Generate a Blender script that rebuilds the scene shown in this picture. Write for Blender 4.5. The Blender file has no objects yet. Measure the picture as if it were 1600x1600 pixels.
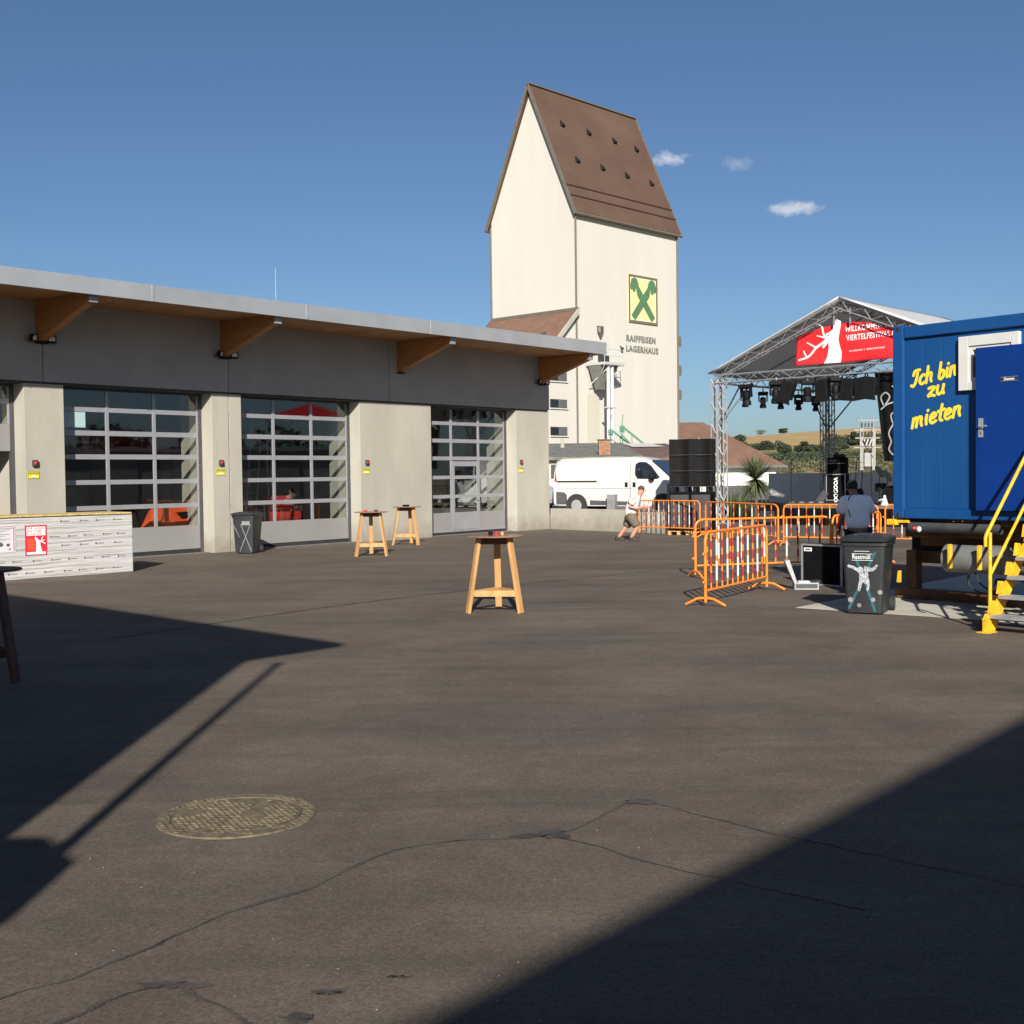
import bpy, bmesh, math, random
from mathutils import Vector, Matrix, noise as mnoise
random.seed(7)
R = math.radians
scene = bpy.context.scene
C = scene.collection

# ------------------------------------------------------------------ camera, sky, sun, exposure
CAM_H = 1.9
pit = math.atan(58/1900.0); rol = 0.0125
F = Vector((0, math.cos(pit), -math.sin(pit))); U0 = Vector((0, math.sin(pit), math.cos(pit))); R0 = Vector((1, 0, 0))
Rv = R0*math.cos(rol) - U0*math.sin(rol); Uv = R0*math.sin(rol) + U0*math.cos(rol)
cam_data = bpy.data.cameras.new('camera'); cam = bpy.data.objects.new('camera', cam_data); C.objects.link(cam)
M = Matrix((Rv, Uv, -F)).transposed().to_4x4(); M.translation = (0, 0, CAM_H); cam.matrix_world = M
cam_data.sensor_width = 36; cam_data.lens = 36*1900/1600.0; cam_data.clip_end = 8000; cam_data.clip_start = 0.05
scene.camera = cam
scene.view_settings.view_transform = 'Standard'; scene.view_settings.look = 'None'
scene.view_settings.gamma = 1; scene.view_settings.use_curve_mapping = False
scene.view_settings.exposure = 0.72
SUN_EL = 26.5; SUN_AZ = -0.7      # light travels towards +Y, turned slightly to -X
world = bpy.data.worlds.new('World'); scene.world = world; world.use_nodes = True
wn = world.node_tree.nodes; wl = world.node_tree.links; wn.clear()
wo = wn.new('ShaderNodeOutputWorld'); bg = wn.new('ShaderNodeBackground'); bg.inputs['Strength'].default_value = 0.05
sky = wn.new('ShaderNodeTexSky'); sky.sky_type = 'NISHITA'; sky.sun_disc = False
sky.sun_elevation = R(SUN_EL); sky.sun_rotation = R(180-SUN_AZ); sky.altitude = 200; sky.air_density = .8; sky.dust_density = 1.0; sky.ozone_density = 4.0
tc = wn.new('ShaderNodeTexCoord')
def ray_dir(px, py):
    v = F*1900 + Rv*(px-800) - Uv*(py-800); return v.normalized()
cur = sky.outputs['Color']
for (px, py, wx, wy, dens, sd) in ((1046, 249, 27, 11, .62, 3.1), (1241, 326, 33, 10, .55, 9.7), (1152, 256, 20, 10, .18, 5.5)):
    d = ray_dir(px, py); hx = Vector((d.y, -d.x, 0)).normalized(); hz = hx.cross(d).normalized()
    def dotn(v, sc):
        n = wn.new('ShaderNodeVectorMath'); n.operation = 'DOT_PRODUCT'; n.inputs[1].default_value = v*sc
        wl.new(tc.outputs['Generated'], n.inputs[0]); return n.outputs['Value']
    def mth(op, a, b=None, clamp=False):
        n = wn.new('ShaderNodeMath'); n.operation = op; n.use_clamp = clamp
        for i, s in enumerate((a, b)):
            if s is None: continue
            if isinstance(s, (int, float)): n.inputs[i].default_value = s
            else: wl.new(s, n.inputs[i])
        return n.outputs[0]
    u = dotn(hx, 1900/wx); v = dotn(hz, 1900/wy)
    v = mth('SUBTRACT', v, 0.0)
    r2 = mth('ADD', mth('MULTIPLY', u, u), mth('MULTIPLY', v, v))
    nz = wn.new('ShaderNodeTexNoise'); nz.inputs['Scale'].default_value = 95; nz.inputs['Detail'].default_value = 6; nz.inputs['Roughness'].default_value = .62
    wl.new(tc.outputs['Generated'], nz.inputs['Vector'])
    e = mth('ADD', mth('SQRT', r2), mth('MULTIPLY', mth('SUBTRACT', nz.outputs[0], .5), 2.6))
    mask = mth('MULTIPLY', mth('SUBTRACT', 1.15, e, True), dens*1.3, True)
    front = mth('GREATER_THAN', dotn(d, 1.0), 0.5)
    mask = mth('MULTIPLY', mask, front)
    mx = wn.new('ShaderNodeMix'); mx.data_type = 'RGBA'
    wl.new(mask, mx.inputs[0]); wl.new(cur, mx.inputs[6]); mx.inputs[7].default_value = (9.5, 9.0, 9.6, 1)
    cur = mx.outputs[2]
tn = wn.new('ShaderNodeMix'); tn.data_type = 'RGBA'; tn.blend_type = 'MULTIPLY'; tn.inputs[0].default_value = 1; tn.inputs[7].default_value = (.97, 1.035, 1.05, 1)
wl.new(cur, tn.inputs[6]); wl.new(tn.outputs[2], bg.inputs['Color']); wl.new(bg.outputs[0], wo.inputs['Surface'])
sd = bpy.data.lights.new('sun', 'SUN'); sd.energy = 5.0; sd.angle = R(.5); sd.color = (1, .945, .86)
sun = bpy.data.objects.new('sun', sd); C.objects.link(sun)
ldir = Vector((math.sin(R(SUN_AZ))*math.cos(R(SUN_EL)), math.cos(R(SUN_AZ))*math.cos(R(SUN_EL)), -math.sin(R(SUN_EL))))
sun.rotation_euler = ldir.to_track_quat('-Z', 'Y').to_euler()

# ------------------------------------------------------------------ materials
MATS = {}
def mat(name, col, rough=.7, metal=0.0, var=.12, vscale=3.0, bump=.0, bscale=40.0, spec=.5, coat=0.0, streak=0.0, col2=None):
    if name in MATS: return MATS[name]
    m = bpy.data.materials.new(name); m.use_nodes = True; nt = m.node_tree; n = nt.nodes; l = nt.links
    b = n['Principled BSDF']; b.inputs['Roughness'].default_value = rough; b.inputs['Metallic'].default_value = metal
    b.inputs['Specular IOR Level'].default_value = spec; b.inputs['Coat Weight'].default_value = coat
    t = n.new('ShaderNodeTexCoord')
    nz = n.new('ShaderNodeTexNoise'); nz.inputs['Scale'].default_value = vscale; nz.inputs['Detail'].default_value = 7; nz.inputs['Roughness'].default_value = .6
    l.new(t.outputs['Object'], nz.inputs['Vector'])
    if streak:
        mp = n.new('ShaderNodeMapping'); mp.inputs['Scale'].default_value = (1, 1, streak); l.new(t.outputs['Object'], mp.inputs[0]); l.new(mp.outputs[0], nz.inputs['Vector'])
    mx = n.new('ShaderNodeMix'); mx.data_type = 'RGBA'
    c2 = col2 or tuple(c*(1-var*2.2) for c in col); c1 = tuple(min(1, c*(1+var)) for c in col)
    mx.inputs[6].default_value = (*c2, 1); mx.inputs[7].default_value = (*c1, 1)
    rmp = n.new('ShaderNodeMapRange'); rmp.inputs[1].default_value = .3; rmp.inputs[2].default_value = .7
    l.new(nz.outputs[0], rmp.inputs[0]); l.new(rmp.outputs[0], mx.inputs[0]); l.new(mx.outputs[2], b.inputs['Base Color'])
    if bump:
        nb = n.new('ShaderNodeTexNoise'); nb.inputs['Scale'].default_value = bscale; nb.inputs['Detail'].default_value = 4
        l.new(t.outputs['Object'], nb.inputs['Vector'])
        bp = n.new('ShaderNodeBump'); bp.inputs['Strength'].default_value = bump; bp.inputs['Distance'].default_value = .02
        l.new(nb.outputs[0], bp.inputs['Height']); l.new(bp.outputs[0], b.inputs['Normal'])
    MATS[name] = m; return m
concrete = mat('concrete', (.36, .338, .283), .85, var=.07, vscale=.9, bump=.15, bscale=25, streak=.35)
def base_dirt(m, z0, col, amt):
    n = m.node_tree.nodes; l = m.node_tree.links; b = n['Principled BSDF']; src = b.inputs['Base Color'].links[0].from_socket
    t = n.new('ShaderNodeTexCoord'); sx = n.new('ShaderNodeSeparateXYZ'); l.new(t.outputs['Object'], sx.inputs[0]); nz = n.new('ShaderNodeTexNoise'); nz.inputs['Scale'].default_value = 3.5; nz.inputs['Detail'].default_value = 8; l.new(t.outputs['Object'], nz.inputs['Vector'])
    a = n.new('ShaderNodeMath'); a.operation = 'MULTIPLY_ADD'; a.inputs[1].default_value = -z0*2.6; l.new(nz.outputs[0], a.inputs[0]); l.new(sx.outputs[2], a.inputs[2])
    r = n.new('ShaderNodeMapRange'); r.inputs[1].default_value = -z0*1.2; r.inputs[2].default_value = z0*.3; r.inputs[3].default_value = amt; r.inputs[4].default_value = 0; l.new(a.outputs[0], r.inputs[0])
    x = n.new('ShaderNodeMix'); x.data_type = 'RGBA'; l.new(r.outputs[0], x.inputs[0]); l.new(src, x.inputs[6]); x.inputs[7].default_value = (*col, 1); l.new(x.outputs[2], b.inputs['Base Color'])
base_dirt(concrete, .35, (.19,.165,.13), .6)
concrete_d = mat('concrete_grey', (.32, .315, .30), .85, var=.06, vscale=.8, bump=.12, bscale=25)
plaster = mat('tower_plaster', (.50, .475, .425), .9, var=.028, vscale=.35, streak=.15, bump=.1, bscale=3)
plasterw = mat('white_plaster', (.7, .68, .62), .9, var=.04, vscale=.5)
roof_brown = mat('roof_sheet_brown', (.105, .062, .043), .6, var=.10, vscale=.22, bump=.1, bscale=8)
roof_tile = mat('roof_tile_brown', (.165, .092, .062), .75, var=.12, vscale=1.2, bump=.2, bscale=6)
verge_m = mat('verge_metal', (.13, .115, .09), .5, var=.1)
zinc = mat('zinc_fascia', (.36, .375, .39), .42, .35, var=.06, vscale=.7)
alu = mat('aluminium', (.33, .33, .345), .42, .35, var=.05, vscale=2)
alu_panel = mat('door_panel_grey', (.245, .24, .232), .5, .1, var=.03, vscale=1)
truss_m = mat('truss_aluminium', (.27, .27, .275), .4, .3, var=.08)
wood_beam = mat('glulam_wood', (.36, .155, .05), .6, var=.12, vscale=2, streak=6, bump=.1)
wood_soffit = mat('soffit_wood', (.40, .20, .08), .6, var=.15, vscale=1.5, bump=.1)
pine = mat('pine_wood', (.50, .27, .10), .55, var=.14, vscale=9, streak=.15, bump=.1)
ply = mat('yellow_board', (.55, .40, .15), .7, var=.2, vscale=12)
tabletop = mat('varnished_top', (.28, .14, .085), .25, var=.15, vscale=5)
wood_shade = mat('shade_toned_wood', (.10, .035, .02), .6, var=.2, vscale=6)
blackm = mat('black_coating', (.007, .007, .008), .6, var=.2, spec=.2)
black_rough = mat('black_cloth', (.006, .006, .007), .95, var=.2, spec=.1)
darkgrey = mat('dark_grey', (.035, .036, .038), .6, var=.15)
bin_m = mat('bin_plastic', (.022, .024, .026), .42, var=.14, vscale=3, bump=.15, bscale=60)
rubber = mat('rubber', (.02, .02, .02), .8, var=.15)
orange = mat('orange_paint', (.80, .22, .025), .4, var=.1, vscale=6)
red_r = mat('red_reflective', (.32, .018, .022), .45, var=.08)
white_r = mat('white_reflective', (.55, .55, .55), .45, var=.05)
red_m = mat('red_paint', (.5, .03, .03), .35, var=.1)
blue_c = mat('container_blue', (.003, .040, .150), .42, var=.15, vscale=1.3, streak=.2, coat=.03, spec=.3, col2=(.010, .066, .195))
blue_d = mat('door_blue', (.002, .028, .165), .42, spec=.3, var=.05, vscale=1.5)
yellow_p = mat('yellow_paint', (.78, .42, .02), .45, var=.16, vscale=9, bump=.08)
yellow_l = mat('lettering_yellow', (.85, .60, .03), .6, var=.06)
brown_steel = mat('chassis_steel', (.12, .058, .014), .6, var=.3, vscale=4)
white_pvc = mat('white_pvc', (.55, .54, .51), .4, var=.03)
white_paint = mat('white_car_paint', (.50, .50, .475), .3, var=.03, coat=.4)
car_glass = mat('dark_glass', (.012, .014, .018), .06, var=.1, spec=.9)
grey_plastic = mat('grey_plastic', (.06, .06, .065), .6, var=.1)
foil = None
banner_red = mat('banner_red', (.62, .018, .022), .55, var=.06, vscale=2)
banner_white = mat('banner_white', (.8, .78, .78), .6, var=.03)
canopy = mat('canopy_sheet', (.72, .72, .72), .5, var=.04)
_n = canopy.node_tree.nodes; _l = canopy.node_tree.links; _t = _n.new('ShaderNodeBsdfTranslucent'); _t.inputs[0].default_value = (.6, .6, .6, 1)
_m = _n.new('ShaderNodeMixShader'); _m.inputs[0].default_value = .4; _l.new(_n['Principled BSDF'].outputs[0], _m.inputs[1]); _l.new(_t.outputs[0], _m.inputs[2]); _l.new(_m.outputs[0], _n['Material Output'].inputs[0])
green_st = mat('green_machine_paint', (.03, .15, .085), .5, var=.2)
brick_m = mat('chimney_brick', (.32, .16, .08), .85, var=.25, vscale=6)
gravel_roof = mat('grey_roof_felt', (.17, .165, .145), .9, var=.25, vscale=2, bump=.3)
sign_y = mat('sign_yellow', (.72, .64, .03), .5, var=.04)
logo_y = mat('logo_yellow', (.62, .55, .26), .8, var=.04)
logo_g = mat('logo_green', (.07, .16, .075), .8, var=.05)
logo_b = mat('logo_border', (.13, .115, .06), .8, var=.05)
letter_g = mat('letter_grey', (.16, .155, .13), .8, var=.05)
letter_w = mat('letter_white', (.75, .75, .75), .6, var=.02)
letter_k = mat('letter_black', (.02, .02, .02), .6, var=.02)
steel_g = mat('galvanised_steel', (.42, .43, .44), .4, .5, var=.12, vscale=5)
skin_m = mat('skin', (.48, .24, .16), .55, var=.08, vscale=12)
skin_d = mat('skin_tanned', (.28, .14, .09), .6, var=.08, vscale=12)
hair_d = mat('dark_hair', (.012, .010, .009), .8, var=.2)
hair_g = mat('brown_hair', (.07, .045, .03), .8, var=.2)
tshirt_b = mat('light_blue_cotton', (.88, .90, .96), .9, var=.05, vscale=6, bump=.4, bscale=9)
tshirt_w = mat('white_cotton', (.66, .64, .60), .9, var=.05, vscale=8, bump=.4, bscale=9)
shorts_m = mat('khaki_cotton', (.13, .115, .075), .9, var=.1)
jeans_m = mat('navy_cotton', (.012, .018, .04), .9, var=.1)
teal = mat('teal_tape', (.02, .10, .12), .5, var=.2)
tapegrey = mat('grey_tape', (.22, .23, .24), .6, var=.2)
iron = mat('cast_iron', (.165, .130, .082), .7, .2, var=.25, vscale=14, bump=.5, bscale=90)
tar = mat('tar_filler', (.070, .060, .050), .6, var=.30, vscale=5, bump=.4, bscale=70)
slab_m = mat('slab_concrete', (.44, .41, .345), .9, var=.1, vscale=2, bump=.1)
leaf_d = mat('leaf_dark', (.035, .05, .024), .7, var=.3, vscale=.6)
leaf_m = mat('leaf_mid', (.050, .068, .032), .7, var=.3, vscale=.4)
leaf_y = mat('leaf_pale', (.13, .125, .06), .7, var=.3, vscale=.4)
yucca_m = mat('yucca_leaf', (.10, .12, .055), .5, var=.3, vscale=6)
bark = mat('bark', (.10, .075, .05), .9, var=.2, vscale=5)

def asphalt_mat():
    m = bpy.data.materials.new('asphalt'); m.use_nodes = True; nt = m.node_tree; n = nt.nodes; l = nt.links
    b = n['Principled BSDF']; b.inputs['Roughness'].default_value = .82; b.inputs['Specular IOR Level'].default_value = .35
    t = n.new('ShaderNodeTexCoord')
    def nz(sc, det=6, rough=.6, scale=None, dist=0):
        x = n.new('ShaderNodeTexNoise'); x.inputs['Scale'].default_value = sc; x.inputs['Detail'].default_value = det; x.inputs['Roughness'].default_value = rough; x.inputs['Distortion'].default_value = dist
        if scale:
            mp = n.new('ShaderNodeMapping'); mp.inputs['Scale'].default_value = scale; mp.inputs['Rotation'].default_value = (0, 0, .6); l.new(t.outputs['Object'], mp.inputs[0]); l.new(mp.outputs[0], x.inputs['Vector'])
        else: l.new(t.outputs['Object'], x.inputs['Vector'])
        return x.outputs[0]
    def ramp(src, a, b_, c0, c1):
        r = n.new('ShaderNodeValToRGB'); r.color_ramp.elements[0].position = a; r.color_ramp.elements[1].position = b_
        r.color_ramp.elements[0].color = (*c0, 1); r.color_ramp.elements[1].color = (*c1, 1); l.new(src, r.inputs[0]); return r.outputs[0]
    def mix(typ, f, a, b_):
        x = n.new('ShaderNodeMix'); x.data_type = 'RGBA'; x.blend_type = typ
        if isinstance(f, float): x.inputs[0].default_value = f
        else: l.new(f, x.inputs[0])
        for i, s in ((6, a), (7, b_)):
            if isinstance(s, tuple): x.inputs[i].default_value = (*s, 1)
            else: l.new(s, x.inputs[i])
        return x.outputs[2]
    base = ramp(nz(.5, 9, .68, None, .8), .32, .70, (.093, .0745, .058), (.138, .1145, .090))
    base = mix('MULTIPLY', .8, base, ramp(nz(.21, 6, .62, (1, 3.4, 1), .5), .34, .68, (.70, .70, .72), (1.16, 1.13, 1.08)))
    base = mix('MULTIPLY', .75, base, ramp(nz(4.2, 9, .78), .34, .68, (.82, .815, .81), (1.14, 1.135, 1.125)))
    base = mix('MULTIPLY', .8, base, ramp(nz(30, 6, .9), .36, .64, (.76, .76, .76), (1.2, 1.19, 1.17)))
    ag = n.new('ShaderNodeTexVoronoi'); ag.inputs['Scale'].default_value = 95; l.new(t.outputs['Object'], ag.inputs['Vector'])
    sr = n.new('ShaderNodeSeparateColor'); l.new(ag.outputs['Color'], sr.inputs[0])
    base = mix('MULTIPLY', .7, base, ramp(sr.outputs[0], .0, 1.0, (.66, .66, .67), (1.36, 1.34, 1.3)))
    # tyre tracks and oil stains
    base = mix('MULTIPLY', .5, base, ramp(nz(1.1, 5, .6, (.16, 2.4, 1), .3), .50, .66, (1, 1, 1), (.70, .70, .72)))
    base = mix('MULTIPLY', .6, base, ramp(nz(1.9, 4, .55), .66, .74, (1, 1, 1), (.62, .62, .64)))
    vo = n.new('ShaderNodeTexVoronoi'); vo.inputs['Scale'].default_value = 13; l.new(t.outputs['Object'], vo.inputs['Vector'])
    sp = n.new('ShaderNodeMath'); sp.operation = 'LESS_THAN'; sp.inputs[1].default_value = .062; l.new(vo.outputs['Distance'], sp.inputs[0])
    sp2 = n.new('ShaderNodeMath'); sp2.operation = 'MULTIPLY'; l.new(sp.outputs[0], sp2.inputs[0])
    rr = n.new('ShaderNodeMath'); rr.operation = 'GREATER_THAN'; rr.inputs[1].default_value = .54; l.new(nz(1.8, 2), rr.inputs[0]); l.new(rr.outputs[0], sp2.inputs[1])
    base = mix('MIX', sp2.outputs[0], base, (.33, .29, .23))
    # pale dust scuffs
    sc = n.new('ShaderNodeMapRange'); sc.inputs[1].default_value = .60; sc.inputs[2].default_value = .78; sc.inputs[4].default_value = .38; l.new(nz(1.6, 9, .72, (1, 2.6, 1), 1.2), sc.inputs[0])
    base = mix('MIX', sc.outputs[0], base, (.24, .20, .16))
    l.new(base, b.inputs['Base Color'])
    bp = n.new('ShaderNodeBump'); bp.inputs['Strength'].default_value = .6; bp.inputs['Distance'].default_value = .008
    l.new(nz(85, 4, .8), bp.inputs['Height']); l.new(bp.outputs[0], b.inputs['Normal'])
    return m
asphalt = asphalt_mat()

def glass_mat(name, tint, boost, rough=.02):
    m = bpy.data.materials.new(name); m.use_nodes = True; nt = m.node_tree; n = nt.nodes; l = nt.links; n.clear()
    o = n.new('ShaderNodeOutputMaterial'); tr = n.new('ShaderNodeBsdfTransparent'); tr.inputs[0].default_value = (*tint, 1)
    gl = n.new('ShaderNodeBsdfGlossy'); gl.inputs['Roughness'].default_value = rough; gl.inputs[0].default_value = (.95, .97, 1, 1)
    fr = n.new('ShaderNodeFresnel'); fr.inputs[0].default_value = 1.52
    mu = n.new('ShaderNodeMath'); mu.operation = 'MULTIPLY_ADD'; mu.inputs[1].default_value = boost; mu.inputs[2].default_value = .03; mu.use_clamp = True; l.new(fr.outputs[0], mu.inputs[0])
    ge = n.new('ShaderNodeNewGeometry'); nb_ = n.new('ShaderNodeMath'); nb_.operation = 'SUBTRACT'; nb_.inputs[0].default_value = 1; l.new(ge.outputs['Backfacing'], nb_.inputs[1]); mf = n.new('ShaderNodeMath'); mf.operation = 'MULTIPLY'; l.new(mu.outputs[0], mf.inputs[0]); l.new(nb_.outputs[0], mf.inputs[1])
    t = n.new('ShaderNodeTexCoord'); nz = n.new('ShaderNodeTexNoise'); nz.inputs['Scale'].default_value = 1.3; l.new(t.outputs['Object'], nz.inputs['Vector'])
    bp = n.new('ShaderNodeBump'); bp.inputs['Strength'].default_value = .05; bp.inputs['Distance'].default_value = .02; l.new(nz.outputs[0], bp.inputs['Height']); l.new(bp.outputs[0], gl.inputs['Normal'])
    mx = n.new('ShaderNodeMixShader'); l.new(mf.outputs[0], mx.inputs[0]); l.new(tr.outputs[0], mx.inputs[1]); l.new(gl.outputs[0], mx.inputs[2]); l.new(mx.outputs[0], o.inputs[0])
    return m
door_glass = glass_mat('door_glass', (.84, .86, .85), 2.0)
clear_glass = glass_mat('clear_glass', (.5, .52, .55), 1.6)

def foil_mat():
    m = bpy.data.materials.new('white_foil'); m.use_nodes = True; nt = m.node_tree; n = nt.nodes; l = nt.links
    b = n['Principled BSDF']; b.inputs['Roughness'].default_value = .35; b.inputs['Base Color'].default_value = (.42, .41, .40, 1)
    t = n.new('ShaderNodeTexCoord'); mp = n.new('ShaderNodeMapping'); mp.inputs['Rotation'].default_value = (0, R(14), 0); mp.inputs['Scale'].default_value = (.5, 1, 9)
    l.new(t.outputs['Object'], mp.inputs[0]); nz = n.new('ShaderNodeTexNoise'); nz.inputs['Scale'].default_value = 1.6; nz.inputs['Detail'].default_value = 5; nz.inputs['Distortion'].default_value = .5
    l.new(mp.outputs[0], nz.inputs['Vector']); bp = n.new('ShaderNodeBump'); bp.inputs['Strength'].default_value = .9; bp.inputs['Distance'].default_value = .06
    l.new(nz.outputs[0], bp.inputs['Height']); l.new(bp.outputs[0], b.inputs['Normal'])
    n2 = n.new('ShaderNodeTexNoise'); n2.inputs['Scale'].default_value = 1.1; l.new(mp.outputs[0], n2.inputs['Vector'])
    mx = n.new('ShaderNodeMix'); mx.data_type = 'RGBA'; mx.inputs[6].default_value = (.33, .325, .31, 1); mx.inputs[7].default_value = (.50, .49, .475, 1); l.new(n2.outputs[0], mx.inputs[0]); l.new(mx.outputs[2], b.inputs['Base Color'])
    return m
foil = foil_mat()

# ------------------------------------------------------------------ mesh helpers
class MB:
    def __init__(s): s.v = []; s.f = []; s.m = []; s.mi = 0
    def add(s, vs, fs):
        o = len(s.v); s.v += [tuple(p) for p in vs]; s.f += [tuple(i+o for i in f) for f in fs]; s.m += [s.mi]*len(fs); return s
    def box(s, x0, x1, y0, y1, z0, z1):
        vs = [(x0,y0,z0),(x1,y0,z0),(x1,y1,z0),(x0,y1,z0),(x0,y0,z1),(x1,y0,z1),(x1,y1,z1),(x0,y1,z1)]
        return s.add(vs, [(0,3,2,1),(4,5,6,7),(0,1,5,4),(1,2,6,5),(2,3,7,6),(3,0,4,7)])
    def bar(s, p, q, w, h, up=(0,0,1)):
        p = Vector(p); q = Vector(q); d = (q-p).normalized(); u = Vector(up)
        if abs(d.dot(u)) > .98: u = Vector((0,1,0))
        a = d.cross(u).normalized()*(w/2); b = a.cross(d).normalized()*(h/2)
        vs = [p-a-b, p+a-b, p+a+b, p-a+b, q-a-b, q+a-b, q+a+b, q-a+b]
        return s.add(vs, [(0,1,2,3),(7,6,5,4),(0,4,5,1),(1,5,6,2),(2,6,7,3),(3,7,4,0)])
    def tube(s, p, q, r, n=8, r2=None):
        p = Vector(p); q = Vector(q); d = (q-p)
        if d.length < 1e-6: return s
        d.normalize(); u = Vector((0,0,1)) if abs(d.z) < .9 else Vector((1,0,0)); a = d.cross(u).normalized(); b = d.cross(a); r2 = r if r2 is None else r2
        vs = [p+(a*math.cos(2*math.pi*i/n)+b*math.sin(2*math.pi*i/n))*r for i in range(n)] + [q+(a*math.cos(2*math.pi*i/n)+b*math.sin(2*math.pi*i/n))*r2 for i in range(n)]
        fs = [(i, (i+1) % n, n+(i+1) % n, n+i) for i in range(n)] + [tuple(range(n))[::-1], tuple(range(n, 2*n))]
        return s.add(vs, fs)
    def pipe(s, pts, r, n=8):
        pts = [Vector(p) for p in pts]
        k = len(pts); vs = []; prev = None
        for i in range(k):
            d = (pts[min(i+1, k-1)]-pts[max(i-1, 0)]).normalized()
            if prev is None:
                u = Vector((0,0,1)) if abs(d.z) < .9 else Vector((1,0,0)); a = d.cross(u).normalized()
            else: a = (prev-d*prev.dot(d)).normalized()
            prev = a; b = d.cross(a); rr = r[i] if isinstance(r, (list, tuple)) else r
            vs += [pts[i]+(a*math.cos(2*math.pi*j/n)+b*math.sin(2*math.pi*j/n))*rr for j in range(n)]
        fs = [(i*n+j, i*n+(j+1) % n, (i+1)*n+(j+1) % n, (i+1)*n+j) for i in range(k-1) for j in range(n)]
        fs += [tuple(range(n))[::-1], tuple(range((k-1)*n, k*n))]
        return s.add(vs, fs)
    def prism(s, poly, a, b, axis='y'):
        n = len(poly)
        def P(u, v, w):
            return (u, w, v) if axis == 'y' else ((u, v, w) if axis == 'z' else (w, u, v))
        vs = [P(u, v, a) for u, v in poly] + [P(u, v, b) for u, v in poly]
        fs = [tuple(range(n)), tuple(range(n, 2*n))[::-1]] + [(i, n+i, n+(i+1) % n, (i+1) % n) for i in range(n)]
        return s.add(vs, fs)
    def loft(s, rings, cap=True):
        n = len(rings[0]); vs = [p for r in rings for p in r]
        fs = [(i*n+j, i*n+(j+1) % n, (i+1)*n+(j+1) % n, (i+1)*n+j) for i in range(len(rings)-1) for j in range(n)]
        if cap: fs += [tuple(range(n))[::-1], tuple(range((len(rings)-1)*n, len(rings)*n))]
        return s.add(vs, fs)
    def ball(s, c, r, n=10, k=6):
        c = Vector(c); rx, ry, rz = (r, r, r) if isinstance(r, (int, float)) else r
        return s.loft([[(c.x+rx*math.sin(math.pi*max(.02, min(.98, i/k)))*math.cos(2*math.pi*j/n), c.y+ry*math.sin(math.pi*max(.02, min(.98, i/k)))*math.sin(2*math.pi*j/n), c.z-rz*math.cos(math.pi*i/k)) for j in range(n)] for i in range(k+1)])
    def build(s, name, mats, parent=None, smooth=0, bevel=0, **kw):
        me = bpy.data.meshes.new(name); me.from_pydata(s.v, [], s.f); me.update()
        bm = bmesh.new(); bm.from_mesh(me); bmesh.ops.recalc_face_normals(bm, faces=bm.faces); bm.to_mesh(me); bm.free()
        ml = mats if isinstance(mats, (list, tuple)) else [mats]
        for m in ml: me.materials.append(m)
        if len(ml) > 1: me.polygons.foreach_set('material_index', s.m)
        if smooth:
            me.polygons.foreach_set('use_smooth', [True]*len(me.polygons))
            me.set_sharp_from_angle(angle=R(smooth))
        o = bpy.data.objects.new(name, me); C.objects.link(o)
        if parent: o.parent = parent
        if bevel:
            bv = o.modifiers.new('bevel', 'BEVEL'); bv.width = bevel; bv.segments = 2; bv.limit_method = 'ANGLE'
        for k, v in kw.items(): o[k] = v
        return o
def B(*a): return MB().box(*a)
def thing(name, label, cat, loc=(0,0,0), rz=0.0, group=None):
    o = bpy.data.objects.new(name, None); C.objects.link(o); o.location = loc; o.rotation_euler = (0, 0, rz)
    o['label'] = label; o['category'] = cat
    if group: o['group'] = group
    o.empty_display_size = .2
    return o
def tag(o, label, cat, group=None):
    o['label'] = label; o['category'] = cat
    if group: o['group'] = group
    return o
def struct(o): o['kind'] = 'structure'; return o
def copy_tree(o, parent=None):
    c = o.copy(); C.objects.link(c); c.parent = parent
    for ch in list(o.children): copy_tree(ch, c)
    return c
def text_mesh(name, txt, size, mt, parent=None, loc=(0,0,0), rot=(R(90),0,0), sx=1.0, bold=0.0, ext=.002, align='LEFT', shear=0.0, space=1.0, **kw):
    cu = bpy.data.curves.new(name, 'FONT'); cu.body = txt; cu.size = size; cu.extrude = ext; cu.offset = bold; cu.align_x = align; cu.shear = shear; cu.space_character = space; cu.resolution_u = 3
    t = bpy.data.objects.new('tmp', cu); C.objects.link(t)
    bpy.context.view_layer.update(); me = bpy.data.meshes.new_from_object(t.evaluated_get(bpy.context.evaluated_depsgraph_get()))
    bpy.data.objects.remove(t); bpy.data.curves.remove(cu)
    me.materials.clear(); me.materials.append(mt); me.name = name
    o = bpy.data.objects.new(name, me); C.objects.link(o); o.location = loc; o.rotation_euler = rot; o.scale = (sx, 1, 1)
    if parent: o.parent = parent
    for k, v in kw.items(): o[k] = v
    return o
def catmull(pts, n=6):
    if len(pts) < 3: return pts
    P = [pts[0]]+list(pts)+[pts[-1]]; out = []
    for i in range(1, len(P)-2):
        for j in range(n):
            t = j/n; a, b, c, d = P[i-1], P[i], P[i+1], P[i+2]
            out.append(tuple(.5*((2*b[k])+(-a[k]+c[k])*t+(2*a[k]-5*b[k]+4*c[k]-d[k])*t*t+(-a[k]+3*b[k]-3*c[k]+d[k])*t**3) for k in range(len(b))))
    out.append(tuple(pts[-1])); return out
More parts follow.
